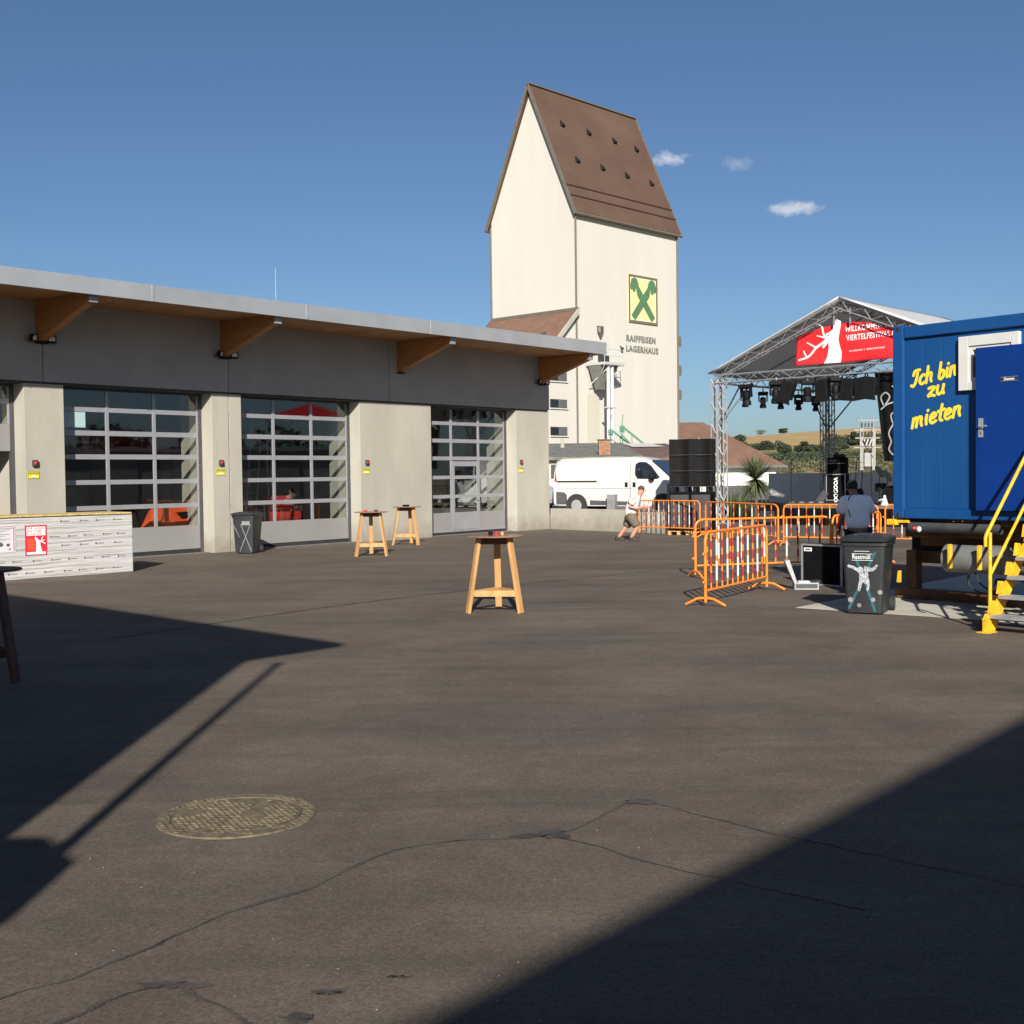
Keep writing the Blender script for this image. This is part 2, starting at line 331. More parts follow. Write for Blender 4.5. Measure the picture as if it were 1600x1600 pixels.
def stroke(mb, pts, w, y, th, mapf, w2=None, smooth=True):
    """flat brush stroke: pts (u,v) -> mapf -> (x,z); a ribbon standing th proud of plane y"""
    P = [Vector(mapf(*p)) for p in (catmull(pts) if smooth else pts)]
    n = len(P); L = []; Rr = []
    for i, p in enumerate(P):
        d = (P[min(i+1, n-1)]-P[max(i-1, 0)]); d = d.normalized() if d.length > 0 else Vector((1, 0)); nn = Vector((-d.y, d.x))
        ww = (w + ((w2 if w2 is not None else w)-w)*i/max(1, n-1))/2
        L.append(p+nn*ww); Rr.append(p-nn*ww)
    for i in range(n-1):
        q = [L[i], L[i+1], Rr[i+1], Rr[i]]; mb.prism([(a.x, a.y) for a in q], y, y-th-.00002*(i % 7), 'y')
    for e, p in ((0, P[0]), (1, P[-1])):
        ww = (w if e == 0 else (w2 if w2 is not None else w))/2
        mb.prism([(p.x+ww*math.cos(a*math.pi/5), p.y+ww*math.sin(a*math.pi/5)) for a in range(10)], y, y-th-.0003*(e+1), 'y')

def skin_body(name, pts, edges, mt, parent, root=0, sub=2):
    me = bpy.data.meshes.new(name); me.from_pydata([p[:3] for p in pts], edges, []); o = bpy.data.objects.new('tmp', me); C.objects.link(o)
    sk = o.modifiers.new('s', 'SKIN'); sk.use_smooth_shade = True
    for i, p in enumerate(pts):
        rr = p[3] if len(p) < 5 else p[3]; r2 = p[4] if len(p) > 4 else rr
        me.skin_vertices[0].data[i].radius = (rr, r2); me.skin_vertices[0].data[i].use_root = (i == root)
    ss = o.modifiers.new('u', 'SUBSURF'); ss.levels = sub; ss.render_levels = sub
    bpy.context.view_layer.update(); m2 = bpy.data.meshes.new_from_object(o.evaluated_get(bpy.context.evaluated_depsgraph_get()))
    bpy.data.objects.remove(o); m2.materials.clear(); m2.materials.append(mt); m2.name = name
    m2.polygons.foreach_set('use_smooth', [True]*len(m2.polygons))
    r = bpy.data.objects.new(name, m2); C.objects.link(r); r.parent = parent
    return r

# ------------------------------------------------------------------ ground and terrain
struct(MB().add([(-70,-60,0),(70,-60,0),(70,75,0),(-70,75,0)], [(0,1,2,3)]).build('ground', asphalt))
def terr_z(x, y):
    D = max(1, y)
    prof = [(0,-.25),(75,-.25),(115,.25),(200,1.8),(400,5.2),(900,19),(1500,50.5),(1750,54),(3200,40)]
    for (a, za), (b, zb) in zip(prof, prof[1:]):
        if a <= D <= b: z = za+(zb-za)*(D-a)/(b-a); break
    else: z = 40
    r = min(1.25, max(.6, .88+(x/D-.184)*1.75))
    if D < 110: r = 1
    z = z*r if z > 0 else z
    if D > 250: z += 1.2*mnoise.noise(Vector((x*.004, y*.003, 1)))*min(1, (D-250)/300)
    return z
def field_mat():
    m = bpy.data.materials.new('fields'); m.use_nodes = True; nt = m.node_tree; n = nt.nodes; l = nt.links; b = n['Principled BSDF']; b.inputs['Roughness'].default_value = .95; b.inputs['Specular IOR Level'].default_value = .1
    t = n.new('ShaderNodeTexCoord'); sx = n.new('ShaderNodeSeparateXYZ'); l.new(t.outputs['Object'], sx.inputs[0])
    nz = n.new('ShaderNodeTexNoise'); nz.inputs['Scale'].default_value = .004; nz.inputs['Detail'].default_value = 3; l.new(t.outputs['Object'], nz.inputs['Vector'])
    ad = n.new('ShaderNodeMath'); ad.operation = 'MULTIPLY_ADD'; ad.inputs[1].default_value = 160; l.new(nz.outputs[0], ad.inputs[0]); l.new(sx.outputs[1], ad.inputs[2])
    mr = n.new('ShaderNodeMapRange'); mr.inputs[2].default_value = 2000; l.new(ad.outputs[0], mr.inputs[0])
    r = n.new('ShaderNodeValToRGB'); r.color_ramp.interpolation = 'CONSTANT'; e = r.color_ramp.elements
    cols = [(0, (.17,.14,.08)), (.075, (.34,.22,.10)), (.16, (.12,.13,.05)), (.30, (.16,.16,.06)), (.40, (.21,.19,.08)), (.47, (.30,.22,.10)), (.53, (.40,.28,.135)), (.80, (.38,.27,.14))]
    e[0].position, e[0].color = 0, (*cols[0][1], 1); e[1].position, e[1].color = cols[1][0], (*cols[1][1], 1)
    for p, c in cols[2:]:
        x = e.new(p); x.color = (*c, 1)
    l.new(mr.outputs[0], r.inputs[0])
    n2 = n.new('ShaderNodeTexNoise'); n2.inputs['Scale'].default_value = .06; n2.inputs['Detail'].default_value = 8; mp = n.new('ShaderNodeMapping'); mp.inputs['Scale'].default_value = (1, .15, 1); l.new(t.outputs['Object'], mp.inputs[0]); l.new(mp.outputs[0], n2.inputs['Vector'])
    mx = n.new('ShaderNodeMix'); mx.data_type = 'RGBA'; mx.blend_type = 'MULTIPLY'; mx.inputs[0].default_value = .5
    r2 = n.new('ShaderNodeValToRGB'); r2.color_ramp.elements[0].position = .3; r2.color_ramp.elements[1].position = .7; r2.color_ramp.elements[0].color = (.65,.68,.7,1); r2.color_ramp.elements[1].color = (1.15,1.1,1.05,1); l.new(n2.outputs[0], r2.inputs[0])
    l.new(r.outputs[0], mx.inputs[6]); l.new(r2.outputs[0], mx.inputs[7]); l.new(mx.outputs[2], b.inputs['Base Color'])
    return m
tm = MB(); ys = [62, 75, 90, 110, 140, 180, 230, 300, 380, 470, 580, 700, 820, 940, 1060, 1180, 1300, 1400, 1500, 1600, 1750, 2100, 2600, 3200]
NX = 60
vs = []
for y in ys:
    for i in range(NX+1):
        x = (-1.1+2.2*i/NX)*max(y, 260); vs.append((x, y, terr_z(x, y)))
tm.add(vs, [(j*(NX+1)+i, j*(NX+1)+i+1, (j+1)*(NX+1)+i+1, (j+1)*(NX+1)+i) for j in range(len(ys)-1) for i in range(NX)])
struct(tm.build('hills', field_mat(), smooth=60))
far = MB().add([(-4000,-4000,-.3),(4000,-4000,-.3),(4000,4000,-.3),(-4000,4000,-.3)], [(0,1,2,3)]); struct(far.build('surrounding_land', mat('dry_earth', (.2,.16,.09), .95, var=.2, vscale=.02)))
# raised yard behind the retaining wall
yard_poly = [(1.32,42.3),(5.02,37.85),(6.4,46.4),(11.3,54.1),(22.8,43.4),(66,60),(66,74),(130,170),(-90,170),(-60,74),(-11.0,52.3)]
struct(MB().prism(yard_poly, -.2, .5, 'z').build('raised_yard', mat('yard_paving', (.17,.155,.13), .9, var=.2, vscale=.6, bump=.2)))
struct(MB().prism([(3.94,16.9),(5.78,15.36),(11.8,9.4),(16.5,14.5),(8.5,22.2)], -.03, .004, 'z').build('concrete_slab', slab_m))
# tar filled cracks, paving joint
def ribbon(pts, w, z, name, mt, seed=0, jit=.35):
    rnd = random.Random(seed); P = catmull(pts, 40); mb = MB(); vs = []
    for i, p in enumerate(P):
        a = Vector(P[max(0, i-1)][:2]); b = Vector(P[min(len(P)-1, i+1)][:2]); d = (b-a).normalized(); n_ = Vector((-d.y, d.x)); ww = w/2*(1+rnd.uniform(-jit, jit))*(.55+.9*abs(mnoise.noise(Vector((p[0]*2.3, p[1]*2.3, seed))))*2); c = Vector(p[:2])+n_*(rnd.uniform(-jit, jit)*w*.35+.035*mnoise.noise(Vector((p[0]*4, p[1]*4, seed)))*(w < .03))
        vs += [(*(c+n_*ww), z), (*(c-n_*ww), z)]
    mb.add(vs, [(2*i, 2*i+1, 2*i+3, 2*i+2) for i in range(len(P)-1)]); return struct(mb.build(name, mt))
tar_lines = [
 [(-3.0,3.1),(-1.89,4.39),(-1.71,4.58),(-1.43,4.99),(-1.28,5.24),(-.97,5.55),(-.69,6.01),(-.35,6.26),(.21,6.35),(.52,6.76),(.72,6.95),(1.1,6.61),(1.36,6.34),(2.6,5.2)],
 [(.21,6.33),(.55,5.98),(.84,5.71),(1.5,5.2)],
 [(-2.1,3.7),(-1.61,4.2),(-1.49,4.38),(-1.3,4.51),(-1.12,4.35),(-.94,4.19),(-.5,3.8)]]
for i, t_ in enumerate(tar_lines): ribbon(t_, (.014, .015, .020)[i], .004+.0008*i, 'tar_seam', tar, i, .5)
rnd = random.Random(3)
for (x, y, sx_, sy_) in [(.2,6.36,.10,.13),(.72,6.97,.12,.10),(-1.3,4.5,.16,.05),(.05,6.33,.1,.05),(-.70,4.42,.07,.03),(-.45,4.55,.05,.02),(-.78,4.2,.06,.06)]:
    pts = [(x+sx_*math.cos(a*.4)*rnd.uniform(.35,1.1), y+sy_*math.sin(a*.4)*rnd.uniform(.35,1.1)) for a in range(16)]
    pts = catmull(pts+[pts[0]], 3)[:-1]; K = len(pts)
    struct(MB().add([(p[0]+rnd.uniform(-.006,.006), p[1]+rnd.uniform(-.006,.006), .0072) for p in pts]+[(x, y, .0072)], [(i, (i+1) % K, K) for i in range(K)]).build('tar_patch', tar))
joint_m = mat('joint_gap', (.025,.022,.02), .9)
ribbon([(-4.9,14.4),(-4.52,14.94),(-2.49,18.03),(-.02,20.83),(3.75,24.59),(6.5,27.2)], .035, .004, 'paving_joint', joint_m, 9, .2)

# loose grit on the asphalt
gr = MB(); rnd = random.Random(77)
for _ in range(300):
    y = 3.6+18*rnd.random()**1.7; x = rnd.uniform(-.42, .42)*y; r_ = rnd.uniform(.0015, .0045); 
    gr.add([(x-r_,y,.001),(x+r_*.6,y-r_*.8,.001),(x+r_,y+r_*.7,.001),(x,y,.001+r_*1.1)], [(0,1,3),(1,2,3),(2,0,3)])
o = gr.build('loose_grit', mat('grit', (.30,.27,.22), .85)); o['kind'] = 'stuff'
# manhole
mh = thing('manhole_cover', 'round cast iron manhole cover with worn chequered relief set in the asphalt', 'manhole cover', (-1.57, 6.79, 0))
ring = MB(); ring.loft([[(r*math.cos(2*math.pi*i/40), r*math.sin(2*math.pi*i/40), z) for i in range(40)] for r, z in ((.445,.001),(.44,.010),(.365,.010),(.36,.001))], cap=False); ring.build('frame', iron, mh)
cv = MB(); cv.prism([(.355*math.cos(2*math.pi*i/40), .355*math.sin(2*math.pi*i/40)) for i in range(40)], .001, .008, 'z'); cv.build('cover', iron, mh)
st = MB(); rnd = random.Random(5)
for i in range(-11, 12):
    for j in range(-11, 12):
        x, y = (i+(j % 2)*.5)*.036, j*.033
        rr = math.hypot(x, y)
        if (rr < .335) or (.375 < rr < .43):
            if mnoise.noise(Vector((x*5, y*5, 0))) < .22: st.box(x-.012, x+.012, y-.010, y+.010, .0075, .0125 + rnd.uniform(-.0015, .0015))
o = st.build('relief_stud', iron, mh); o['kind'] = 'stuff'

# ------------------------------------------------------------------ machinery hall (x along the front, y inwards)
HO = Vector((-7.66, 30.92, 0)); HR = R(90-38.36)
hall = thing('machinery_hall', 'long grey concrete hall with glazed sectional doors and an overhanging timber roof', 'building', HO, HR)
for a, b in ((-16,-9.81),(-9.79,-4.57),(-4.55,.61),(.63,6.52),(6.54,14.45)):
    B(a, b, -.035, .35, 4.12, 5.92).build('wall_panel', concrete_d, hall, bevel=.006)
B(-16, 14.4, .0, .36, 4.07, 4.119).build('shadow_gap', darkgrey, hall)
for a, b in ((-10.2,-9.4),(-5.02,-4.05),(.09,.61),(.63,1.03),(5.33,8.38),(12.62,14.45)):
    B(a, b, 0, 1.3, 0, 4.07).build('pillar', concrete, hall, bevel=.008)
B(.607, .633, .012, .05, 0, 4.07).build('joint_strip', darkgrey, hall)
for k in range(9): B(.605, .635, -.012, .011, .25+.47*k, .27+.47*k).build('clip', steel_g, hall)
B(-16, 14.449, 15.6, 16, 0, 5.92).build('rear_wall', concrete_d, hall)
B(14.15, 14.448, 1.301, 15.6, 0, 5.92).build('end_wall', concrete, hall)
B(-16, -15.7, 0, 15.6, 0, 5.92).build('end_wall', concrete, hall)
B(-15.7, 14.15, .2, 15.6, .003, .02).build('floor', mat('hall_floor', (.16,.155,.15), .6, var=.15), hall)
# roof
B(-16, 14.54, -2.25, 16.3, 5.93, 6.12).build('roof_slab', wood_soffit, hall)
for k in range(13): B(-16, 14.53, -2.24+.175*k, -2.24+.175*k+.165, 5.905, 5.9299).build('soffit_board', wood_soffit, hall)
sm = [-16, -12.2, -7.7, -3.24, 1.28, 5.89, 14.6]
def ft(x): return 6.205+.0062*x
def fb(x): return 5.835+.0040*x
for a, b in zip(sm, sm[1:]):
    MB().prism([(a+.004,fb(a)),(b-.004,fb(b)),(b-.004,ft(b)),(a+.004,ft(a))], -2.31, -2.25, 'y').build('fascia_sheet', zinc, hall, bevel=.004)
    if b < 14: MB().box(b-.022,b+.022,-2.322,-2.311,fb(b),ft(b)+.01).build('fascia_seam', steel_g, hall)
B(14.541, 14.6, -2.249, 16.3, 5.89, 6.295).build('fascia_sheet', zinc, hall)
B(-16, 14.5, -2.249, 16.3, 6.121, 6.16).build('roof_cover', zinc, hall)
for bx in (-9.75, -4.62, .47, 6.98, 13.95):
    o = MB().prism([(-2.13,5.90),(-2.13,5.70),(-.04,4.99),(-.04,5.90)], bx-.1, bx+.1, 'x').build('beam', wood_beam, hall, bevel=.006)
    B(bx-.105, bx+.105, -2.165, -2.131, 5.68, 5.90).build('end_cap', alu, o)
    B(bx-.13, bx+.13, -.16, -.036, 4.955, 4.985).build('bracket', blackm, o)
# sectional doors
def sect_door(x0, x1, lift=0.0, wicket=False, lab=None):
    d = MB().box(x0-.05, x0+.04, .42, .52, 0, 4.1).box(x1-.04, x1+.05, .42, .52, 0, 4.1).box(x0+.04, x1-.04, .42, .52, 4.02, 4.1).build('sectional_door', grey_plastic, hall)
    if lab: d['label'] = lab
    zs = [.12, .72, 1.18, 1.29, 1.79, 1.90, 2.39, 2.51, 2.95, 3.07, 3.51, 3.62, 4.02]
    if lift: zs = [z+lift for z in zs]
    top = 4.02
    xs = [x0+.04 + (x1-x0-.08)*i/3 for i in range(4)]
    mu = .045
    wx = (xs[1]+.02, xs[2]-.02)
    # bottom panels
    cells = [(xs[0], xs[3])] if not wicket else [(xs[0], xs[1]-.01), (xs[1]+.03, xs[2]-.03), (xs[2]+.01, xs[3])]
    for a, b in cells:
        B(a, b, .45, .49, zs[0], zs[1]).build('panel', alu_panel, d, bevel=.004)
    if not lift: B(xs[0], xs[3], .445, .5, .02, .115).build('rubber_seal', rubber, d)
    rows = [(zs[1], zs[2])]+[(zs[i], zs[i+1]) for i in range(3, 12, 2)]
    for (a, b) in rows:
        if a > top-.1: continue
        b = min(b, top)
        for c in range(3):
            l_, r_ = xs[c]+mu, xs[c+1]-mu
            za, zb = a, b
            if wicket and c == 1 and b < 2.4: l_ += .09; r_ -= .09
            if wicket and c == 1 and 1.8 < a < 2.0: zb = 2.2
            B(l_, r_, .468, .474, za, zb).build('pane', door_glass, d)
    for i in range(2, 12, 2):
        if zs[i] > top-.05: continue
        a, b = zs[i], min(zs[i+1], top)
        if wicket and b < 2.45:
            B(xs[0], xs[1]-.02, .45, .49, a, b).build('rail', alu, d, bevel=.004); B(xs[2]+.02, xs[3], .45, .49, a, b).build('rail', alu, d, bevel=.004)
        else: B(xs[0], xs[3], .45, .49, a, b).build('rail', alu, d, bevel=.004)
    for c in range(4):
        w_ = mu if 0 < c < 3 else mu
        l_ = xs[c]-(w_ if c else 0); r_ = xs[c]+(w_ if c < 3 else 0)
        B(l_, r_, .447, .493, zs[1]+.001, top).build('mullion', alu, d, bevel=.004)
    if wicket:
        a, b = xs[1]+.03, xs[2]-.03
        w = MB().box(a, a+.1, .435, .446, .16, 2.36).box(b-.1, b, .435, .446, .16, 2.36).box(a+.1, b-.1, .435, .446, 2.2, 2.36)
        for i in (2, 4): w.box(a+.1, b-.1, .435, .446, zs[i], zs[i+1])
        w.box(a+.1, b-.1, .435, .446, .16, .72)
        w.build('wicket_door', alu, d, bevel=.003)
        MB().box(b-.07, b-.03, .415, .434, .98, 1.2).bar((b-.05,.39,1.1), (b-.17,.39,1.1), .02, .02).bar((b-.05,.434,1.1), (b-.05,.385,1.1), .018, .018).build('door_handle', steel_g, d)
        B(xs[1]-.012, xs[1]+.028, .44, .495, .12, .719).build('mullion', alu, d); B(xs[2]-.028, xs[2]+.012, .44, .495, .12, .719).build('mullion', alu, d)
        B(xs[0], xs[3], .43, .444, .10, .15).build('rail', alu, d)
    return d
sect_door(-9.35, -5.07, 2.45, lab='left sectional door rolled halfway up')
d1 = sect_door(-4.0, .04, lab='sectional door between the box and the first bin')
B(-3.80, -3.22, .455, .466, 3.14, 3.50).build('notice_sheet', mat('pale_paper', (.32,.45,.45), .6, var=.03), d1)
sect_door(1.08, 5.28)
sect_door(8.43, 12.57, wicket=True, lab='sectional door with a wicket door in its middle field')
MB().tube((5.93, 4.23, 6.28), (5.93, 4.23, 8.45), .012, 6).build('lightning_rod', steel_g, hall)
# floodlights, alarm lamps, yellow signs (each a thing of its own)
def hw(x, y, z): return Matrix.Translation(HO) @ Matrix.Rotation(HR, 4, 'Z') @ Vector((x, y, z))
fl0 = None
for i, (x, tl, lab) in enumerate([(-4.86, .5, 'small black floodlight left of the timber bracket nearest the box'), (-4.40, -.5, 'small black floodlight right of the timber bracket nearest the box'),
        (.26, .5, 'black floodlight left of the second timber bracket, above the slim pillar'), (.72, -.5, 'black floodlight right of the second timber bracket, above the slim pillar'),
        (13.72, .4, 'black floodlight left of the last timber bracket at the hall corner'), (14.17, -.4, 'black floodlight right of the last timber bracket at the hall corner')]):
    if fl0 is None:
        t = fl0 = thing('floodlight', lab, 'floodlight', group='floodlights under the hall eaves')
        B(-.085, .085, -.05, .03, -.07, .07).build('housing', blackm, t, bevel=.01)
        B(-.065, .065, -.054, -.0505, -.05, .05).build('lens', mat('lamp_lens', (.55,.55,.55), .2), t)
        MB().box(-.1,-.09,-.03,.0,-.09,.03).box(.09,.1,-.03,.0,-.09,.03).box(-.1,.1,-.03,.12,-.1,-.088).build('bracket', blackm, t)
    else: t = copy_tree(fl0); t['label'] = lab
    t.location = hw(x, -.16, 5.08); t.rotation_euler = (R(12), 0, HR+tl)
places = [(-4.8, -4.83, 2.29, 2.03, 'left pillar beside the box'), (.34, .33, 2.3, 2.06, 'slim pillar by the small bin'), (5.58, 5.56, 2.31, 2.06, 'wide pillar above the paired tables'), (12.86, 12.86, 2.33, 2.07, 'last pillar at the hall corner')]
for i, (xl, xs_, zl, zs_, wh) in enumerate(places):
    if i == 0:
        t = l0 = thing('alarm_lamp', '', 'warning lamp', group='red warning lamps on the pillars')
        B(-.065,.065,-.06,0,-.075,.075).build('housing', darkgrey, t, bevel=.015)
        MB().ball((0,-.062,0), (.048,.03,.05)).build('lens', red_r, t, smooth=60)
        s_ = s0 = thing('warning_sign', '', 'sign', group='yellow warning signs on the pillars')
        B(-.14,.14,-.006,0,-.085,.085).build('plate', sign_y, s_)
        MB().box(-.135,.135,-.009,-.0065,.072,.08).box(-.135,.135,-.009,-.0065,-.08,-.072).box(-.135,-.128,-.009,-.0065,-.07,.07).box(.128,.135,-.009,-.0065,-.07,.07).build('border', letter_k, s_)
        text_mesh('lettering', 'ACHTUNG', .05, letter_k, s_, (0,-.0068,.025), align='CENTER', bold=.001)
        B(-.05,.06,-.0085,-.0065,-.05,-.01).build('symbol', letter_w, s_)
        MB().box(-.11,.11,-.0084,-.0066,.002,.01).box(-.05,.06,-.0095,-.0086,-.056,-.051).build('print_line', letter_k, s_)
    else: t = copy_tree(l0); s_ = copy_tree(s0)
    t['label'] = 'small red warning lamp on the '+wh; s_['label'] = 'small yellow warning sign under the red lamp on the '+wh
    t.location = hw(xl, -.001, zl); t.rotation_euler = (0,0,HR); s_.location = hw(xs_, -.001, zs_); s_.rotation_euler = (0,0,HR)
# inside the hall
def inside(name, label, cat, x, y, z=.02): return thing(name, label, cat, hw(x, y, z), HR)
t = inside('mower_deck', 'orange mowing attachment behind the bottom panes of the left glazed door', 'machine', -.6, 1.2)
mo = mat('machine_orange', (.85,.10,.02), .4, var=.1)
MB().prism([(-.9,.1),(-.2,1.25),(.05,1.2),(-.5,.1)], -.15, .15, 'y').build('lift_arm', mo, t, bevel=.02)
MB().prism([(-.1,.95),(.1,1.2),(1.2,1.22),(1.45,1.0),(1.4,.5),(-.1,.45)], -.1, .0, 'y').build('hood', mo, t, bevel=.03)
MB().prism([(.35,1.02),(1.05,1.05),(1.0,.90),(.5,.86)], -.13, -.101, 'y').build('grille', blackm, t)
MB().tube((.1,.0,.35),(.1,.3,.35),.35,18).build('wheel', rubber, t); MB().tube((1.1,.0,.35),(1.1,.3,.35),.35,18).build('wheel', rubber, t)
t = inside('compressor', 'red compressor behind the bottom right pane of the second glazed door', 'machine', 4.6, 2.6)
MB().tube((-.7,0,.75),(.5,0,.75),.3,16).build('tank', red_m, t, smooth=50); B(-.5,.3,-.25,.25,1.05,1.35).build('motor_cover', red_m, t, bevel=.04); MB().box(-.6,-.5,-.3,.3,0,.5).box(.3,.4,-.3,.3,0,.5).build('stand', blackm, t)
t = inside('storage_cabinet', 'tall grey steel cabinet standing inside the hall', 'cabinet', 4.6, 6.5)
B(-1,1,0,.6,0,2.6).build('carcass', mat('cabinet_grey', (.25,.25,.25), .5), t); B(-.98,-.01,-.03,-.001,.05,2.55).build('door', alu_panel, t); B(.01,.98,-.03,-.001,.05,2.55).build('door', alu_panel, t)
t = inside('ladder', 'aluminium ladder leaning inside behind the second glazed door', 'ladder', 2.6, 1.7)
for x in (-.18,.18): MB().bar((x,0,0),(x+.9,.6,3.9),.03,.08).build('stile', alu, t)
for k in range(12): f_ = (k+.5)/12; MB().tube((-.18+.9*f_,.6*f_,3.9*f_),(.18+.9*f_,.6*f_,3.9*f_),.015,6).build('rung', alu, t)
t = inside('workbench', 'wooden workbench with red crates inside the second glazed door', 'workbench', 4.2, 4.2)
B(-1.2,1.2,-.4,.4,.85,.92).build('bench_top', pine, t); MB().box(-1.1,-1,-.3,.3,0,.85).box(1,1.1,-.3,.3,0,.85).build('leg_frame', pine, t)
for k, x in enumerate((-.6,-.1)): tag(B(0,.4,0,.3,0,.22).build('crate', red_m), 'red crate lying on the workbench, '+('left' if k == 0 else 'right')+' of two', 'crate').location = hw(4.2+x, 4.0, .945)
t = inside('tractor', 'dark tractor parked behind the left glazed door', 'tractor', -1.6, 5.5)
for x in (-1.0, 1.0):
    MB().tube((x-.25,0,.85),(x+.25,0,.85),.83,20).build('wheel', rubber, t, smooth=40)
B(-.45,.45,-1.4,.6,.7,1.7).build('bonnet', darkgrey, t, bevel=.08)
MB().box(-.75,-.68,.5,2.0,1.2,2.8).box(.68,.75,.5,2.0,1.2,2.8).box(-.8,.8,.4,2.1,2.8,2.9).box(-.75,.75,1.9,1.97,1.2,2.8).build('cab', darkgrey, t)
t = inside('trailer', 'red trailer standing high up inside behind the second glazed door', 'trailer', 3.6, 9.5)
B(-1.8,1.8,-1,1,2.6,3.4).build('bed', red_m, t, bevel=.05); MB().box(-1.6,-1.45,-.9,.9,0,2.6).box(1.45,1.6,-.9,.9,0,2.6).build('stand', blackm, t)

# ------------------------------------------------------------------ retaining wall and rear wall
def wall_pts(name, label, a, b, th, z0, z1, mt, seam=(), cap=None):
    a = Vector((*a, 0)); b = Vector((*b, 0)); L = (b-a).length; ang = math.atan2(b.y-a.y, b.x-a.x)
    t = thing(name, label, 'wall', a, ang); ss = [0]+[x for x in seam]+[L]
    for p, q in zip(ss, ss[1:]): B(p+.005, q-.005, 0, th, z0, z1).build('wall_panel', mt, t, bevel=.006)
    return t
wall_pts('retaining_wall', 'low pale concrete retaining wall running from the hall corner below the white van', (1.33,42.22), (4.98,37.75), .25, -.1, .72, concrete, (2.9,))
wall_pts('retaining_wall', 'concrete retaining wall end turning back beside the loudspeaker stack', (5.06,37.80), (6.45,46.3), .2, -.1, .55, concrete)
wall_pts('boundary_wall', 'grey concrete wall behind the stage', (11.4,54.0), (23.0,43.2), .25, -.1, 1.82, mat('wall_grey', (.56,.56,.56), .85, var=.06, vscale=.8), (3.4, 7.2, 11.4))
for x, y, z0, z1, w, lab in ((3.38,41.0,.5,1.18,.28,'short grey bollard post in front of the van sliding door'), (5.0,38.6,.5,1.55,.12,'slim grey post in front of the van windscreen')):
    t = thing('post', lab, 'post', (x, y, z0), R(-25)); B(-w/2,w/2,-w/2,w/2,0,z1-z0).build('shaft', mat('post_grey', (.2,.2,.21), .6), t, bevel=.01); B(-w/2-.01,w/2+.01,-w/2-.01,w/2+.01,z1-z0+.001,z1-z0+.02).build('cap', steel_g, t)

# ------------------------------------------------------------------ silo tower
TO = Vector((6.28, 115.0, 0)); TR = R(46.5)
tower = thing('silo_tower', 'tall cream grain silo tower with a steep brown roof', 'tower', TO, TR)
TW, TL, ZE, ZR = 11.0, 16.1, 27.1, 39.35
MB().prism([(0,0),(TW,0),(TW,ZE),(TW/2,ZR-.35),(0,ZE)], 0, TL, 'x').build('wall', plaster, tower)
sl = math.atan2(ZR-ZE, TW/2)
for sgn in (0, 1):
    ys0, ys1 = (-.35, TW/2) if sgn == 0 else (TW+.35, TW/2)
    zs0 = ZE-.35*math.tan(sl); up = .28
    rp = MB(); rp.add([(-.35,ys0,zs0),(TL+.35,ys0,zs0),(TL+.35,ys1,ZR),(-.35,ys1,ZR),(-.35,ys0,zs0+up),(TL+.35,ys0,zs0+up),(TL+.35,ys1,ZR+up),(-.35,ys1,ZR+up)], [(0,1,2,3),(4,5,6,7),(0,1,5,4),(1,2,6,5),(2,3,7,6),(3,0,4,7)])
    rf = rp.build('roof', roof_brown, tower)
    for xx in (-.42, TL+.36):
        MB().bar((xx, ys0-.03*(1 if sgn == 0 else -1), zs0-.05), (xx, ys1, ZR+.15), .12, .3, up=(0, 1 if sgn else -1, 1)).build('verge_board', verge_m, rf)
    MB().tube((-.4, ys0+(-.1 if sgn == 0 else .1), zs0), (TL+.4, ys0+(-.1 if sgn == 0 else .1), zs0), .13, 8).build('gutter', verge_m, rf)
    if sgn == 0:
        def rpt(s, z, off=0): 
            yy = (z-ZE)/math.tan(sl); return Vector((s, yy, z)) + Vector((0, -math.sin(sl), math.cos(sl)))*(off+.28*math.cos(sl))
        for zz in (29.15, 28.1):
            a, b = rpt(-.3, zz, .05), rpt(TL+.3, zz, .05); MB().bar(a, b, .1, .10).build('snow_guard', mat('snow_guard_brown', (.05,.028,.02), .6), rf)
        for s_, z_ in ((2.66,36.01),(6.63,35.96),(10.68,35.88),(14.2,35.66),(2.9,32.28),(6.67,32.17),(10.5,32.04),(14.5,31.91)):
            a = rpt(s_-.32, z_-.35, 0); b = rpt(s_+.32, z_-.35, 0); c = rpt(s_, z_+.45, 0); p = rpt(s_, z_-.35, 0)+Vector((0,-.38,.12)); q = p
            MB().add([a,b,c,p,q], [(0,1,2),(0,3,2),(1,3,2),(0,1,3)]).build('roof_vent', blackm, rf)
        MB().bar((-.4,TW/2,ZR+.3),(TL+.4,TW/2,ZR+.3),.4,.12).build('ridge_cap', verge_m, rf)
for (x, y) in ((-.08,-.1),(TL-.05,-.12),(-.08,TW+.05)):
    MB().tube((x, y, 0), (x, y, ZE-.5), .09, 8).build('downpipe', verge_m, tower)
for k, z in enumerate((9.5, 12.0, 15.0)): B(TL+.02, TL+.3, -.3, -.05, z, z+1.0).build('vent_box', verge_m, tower)
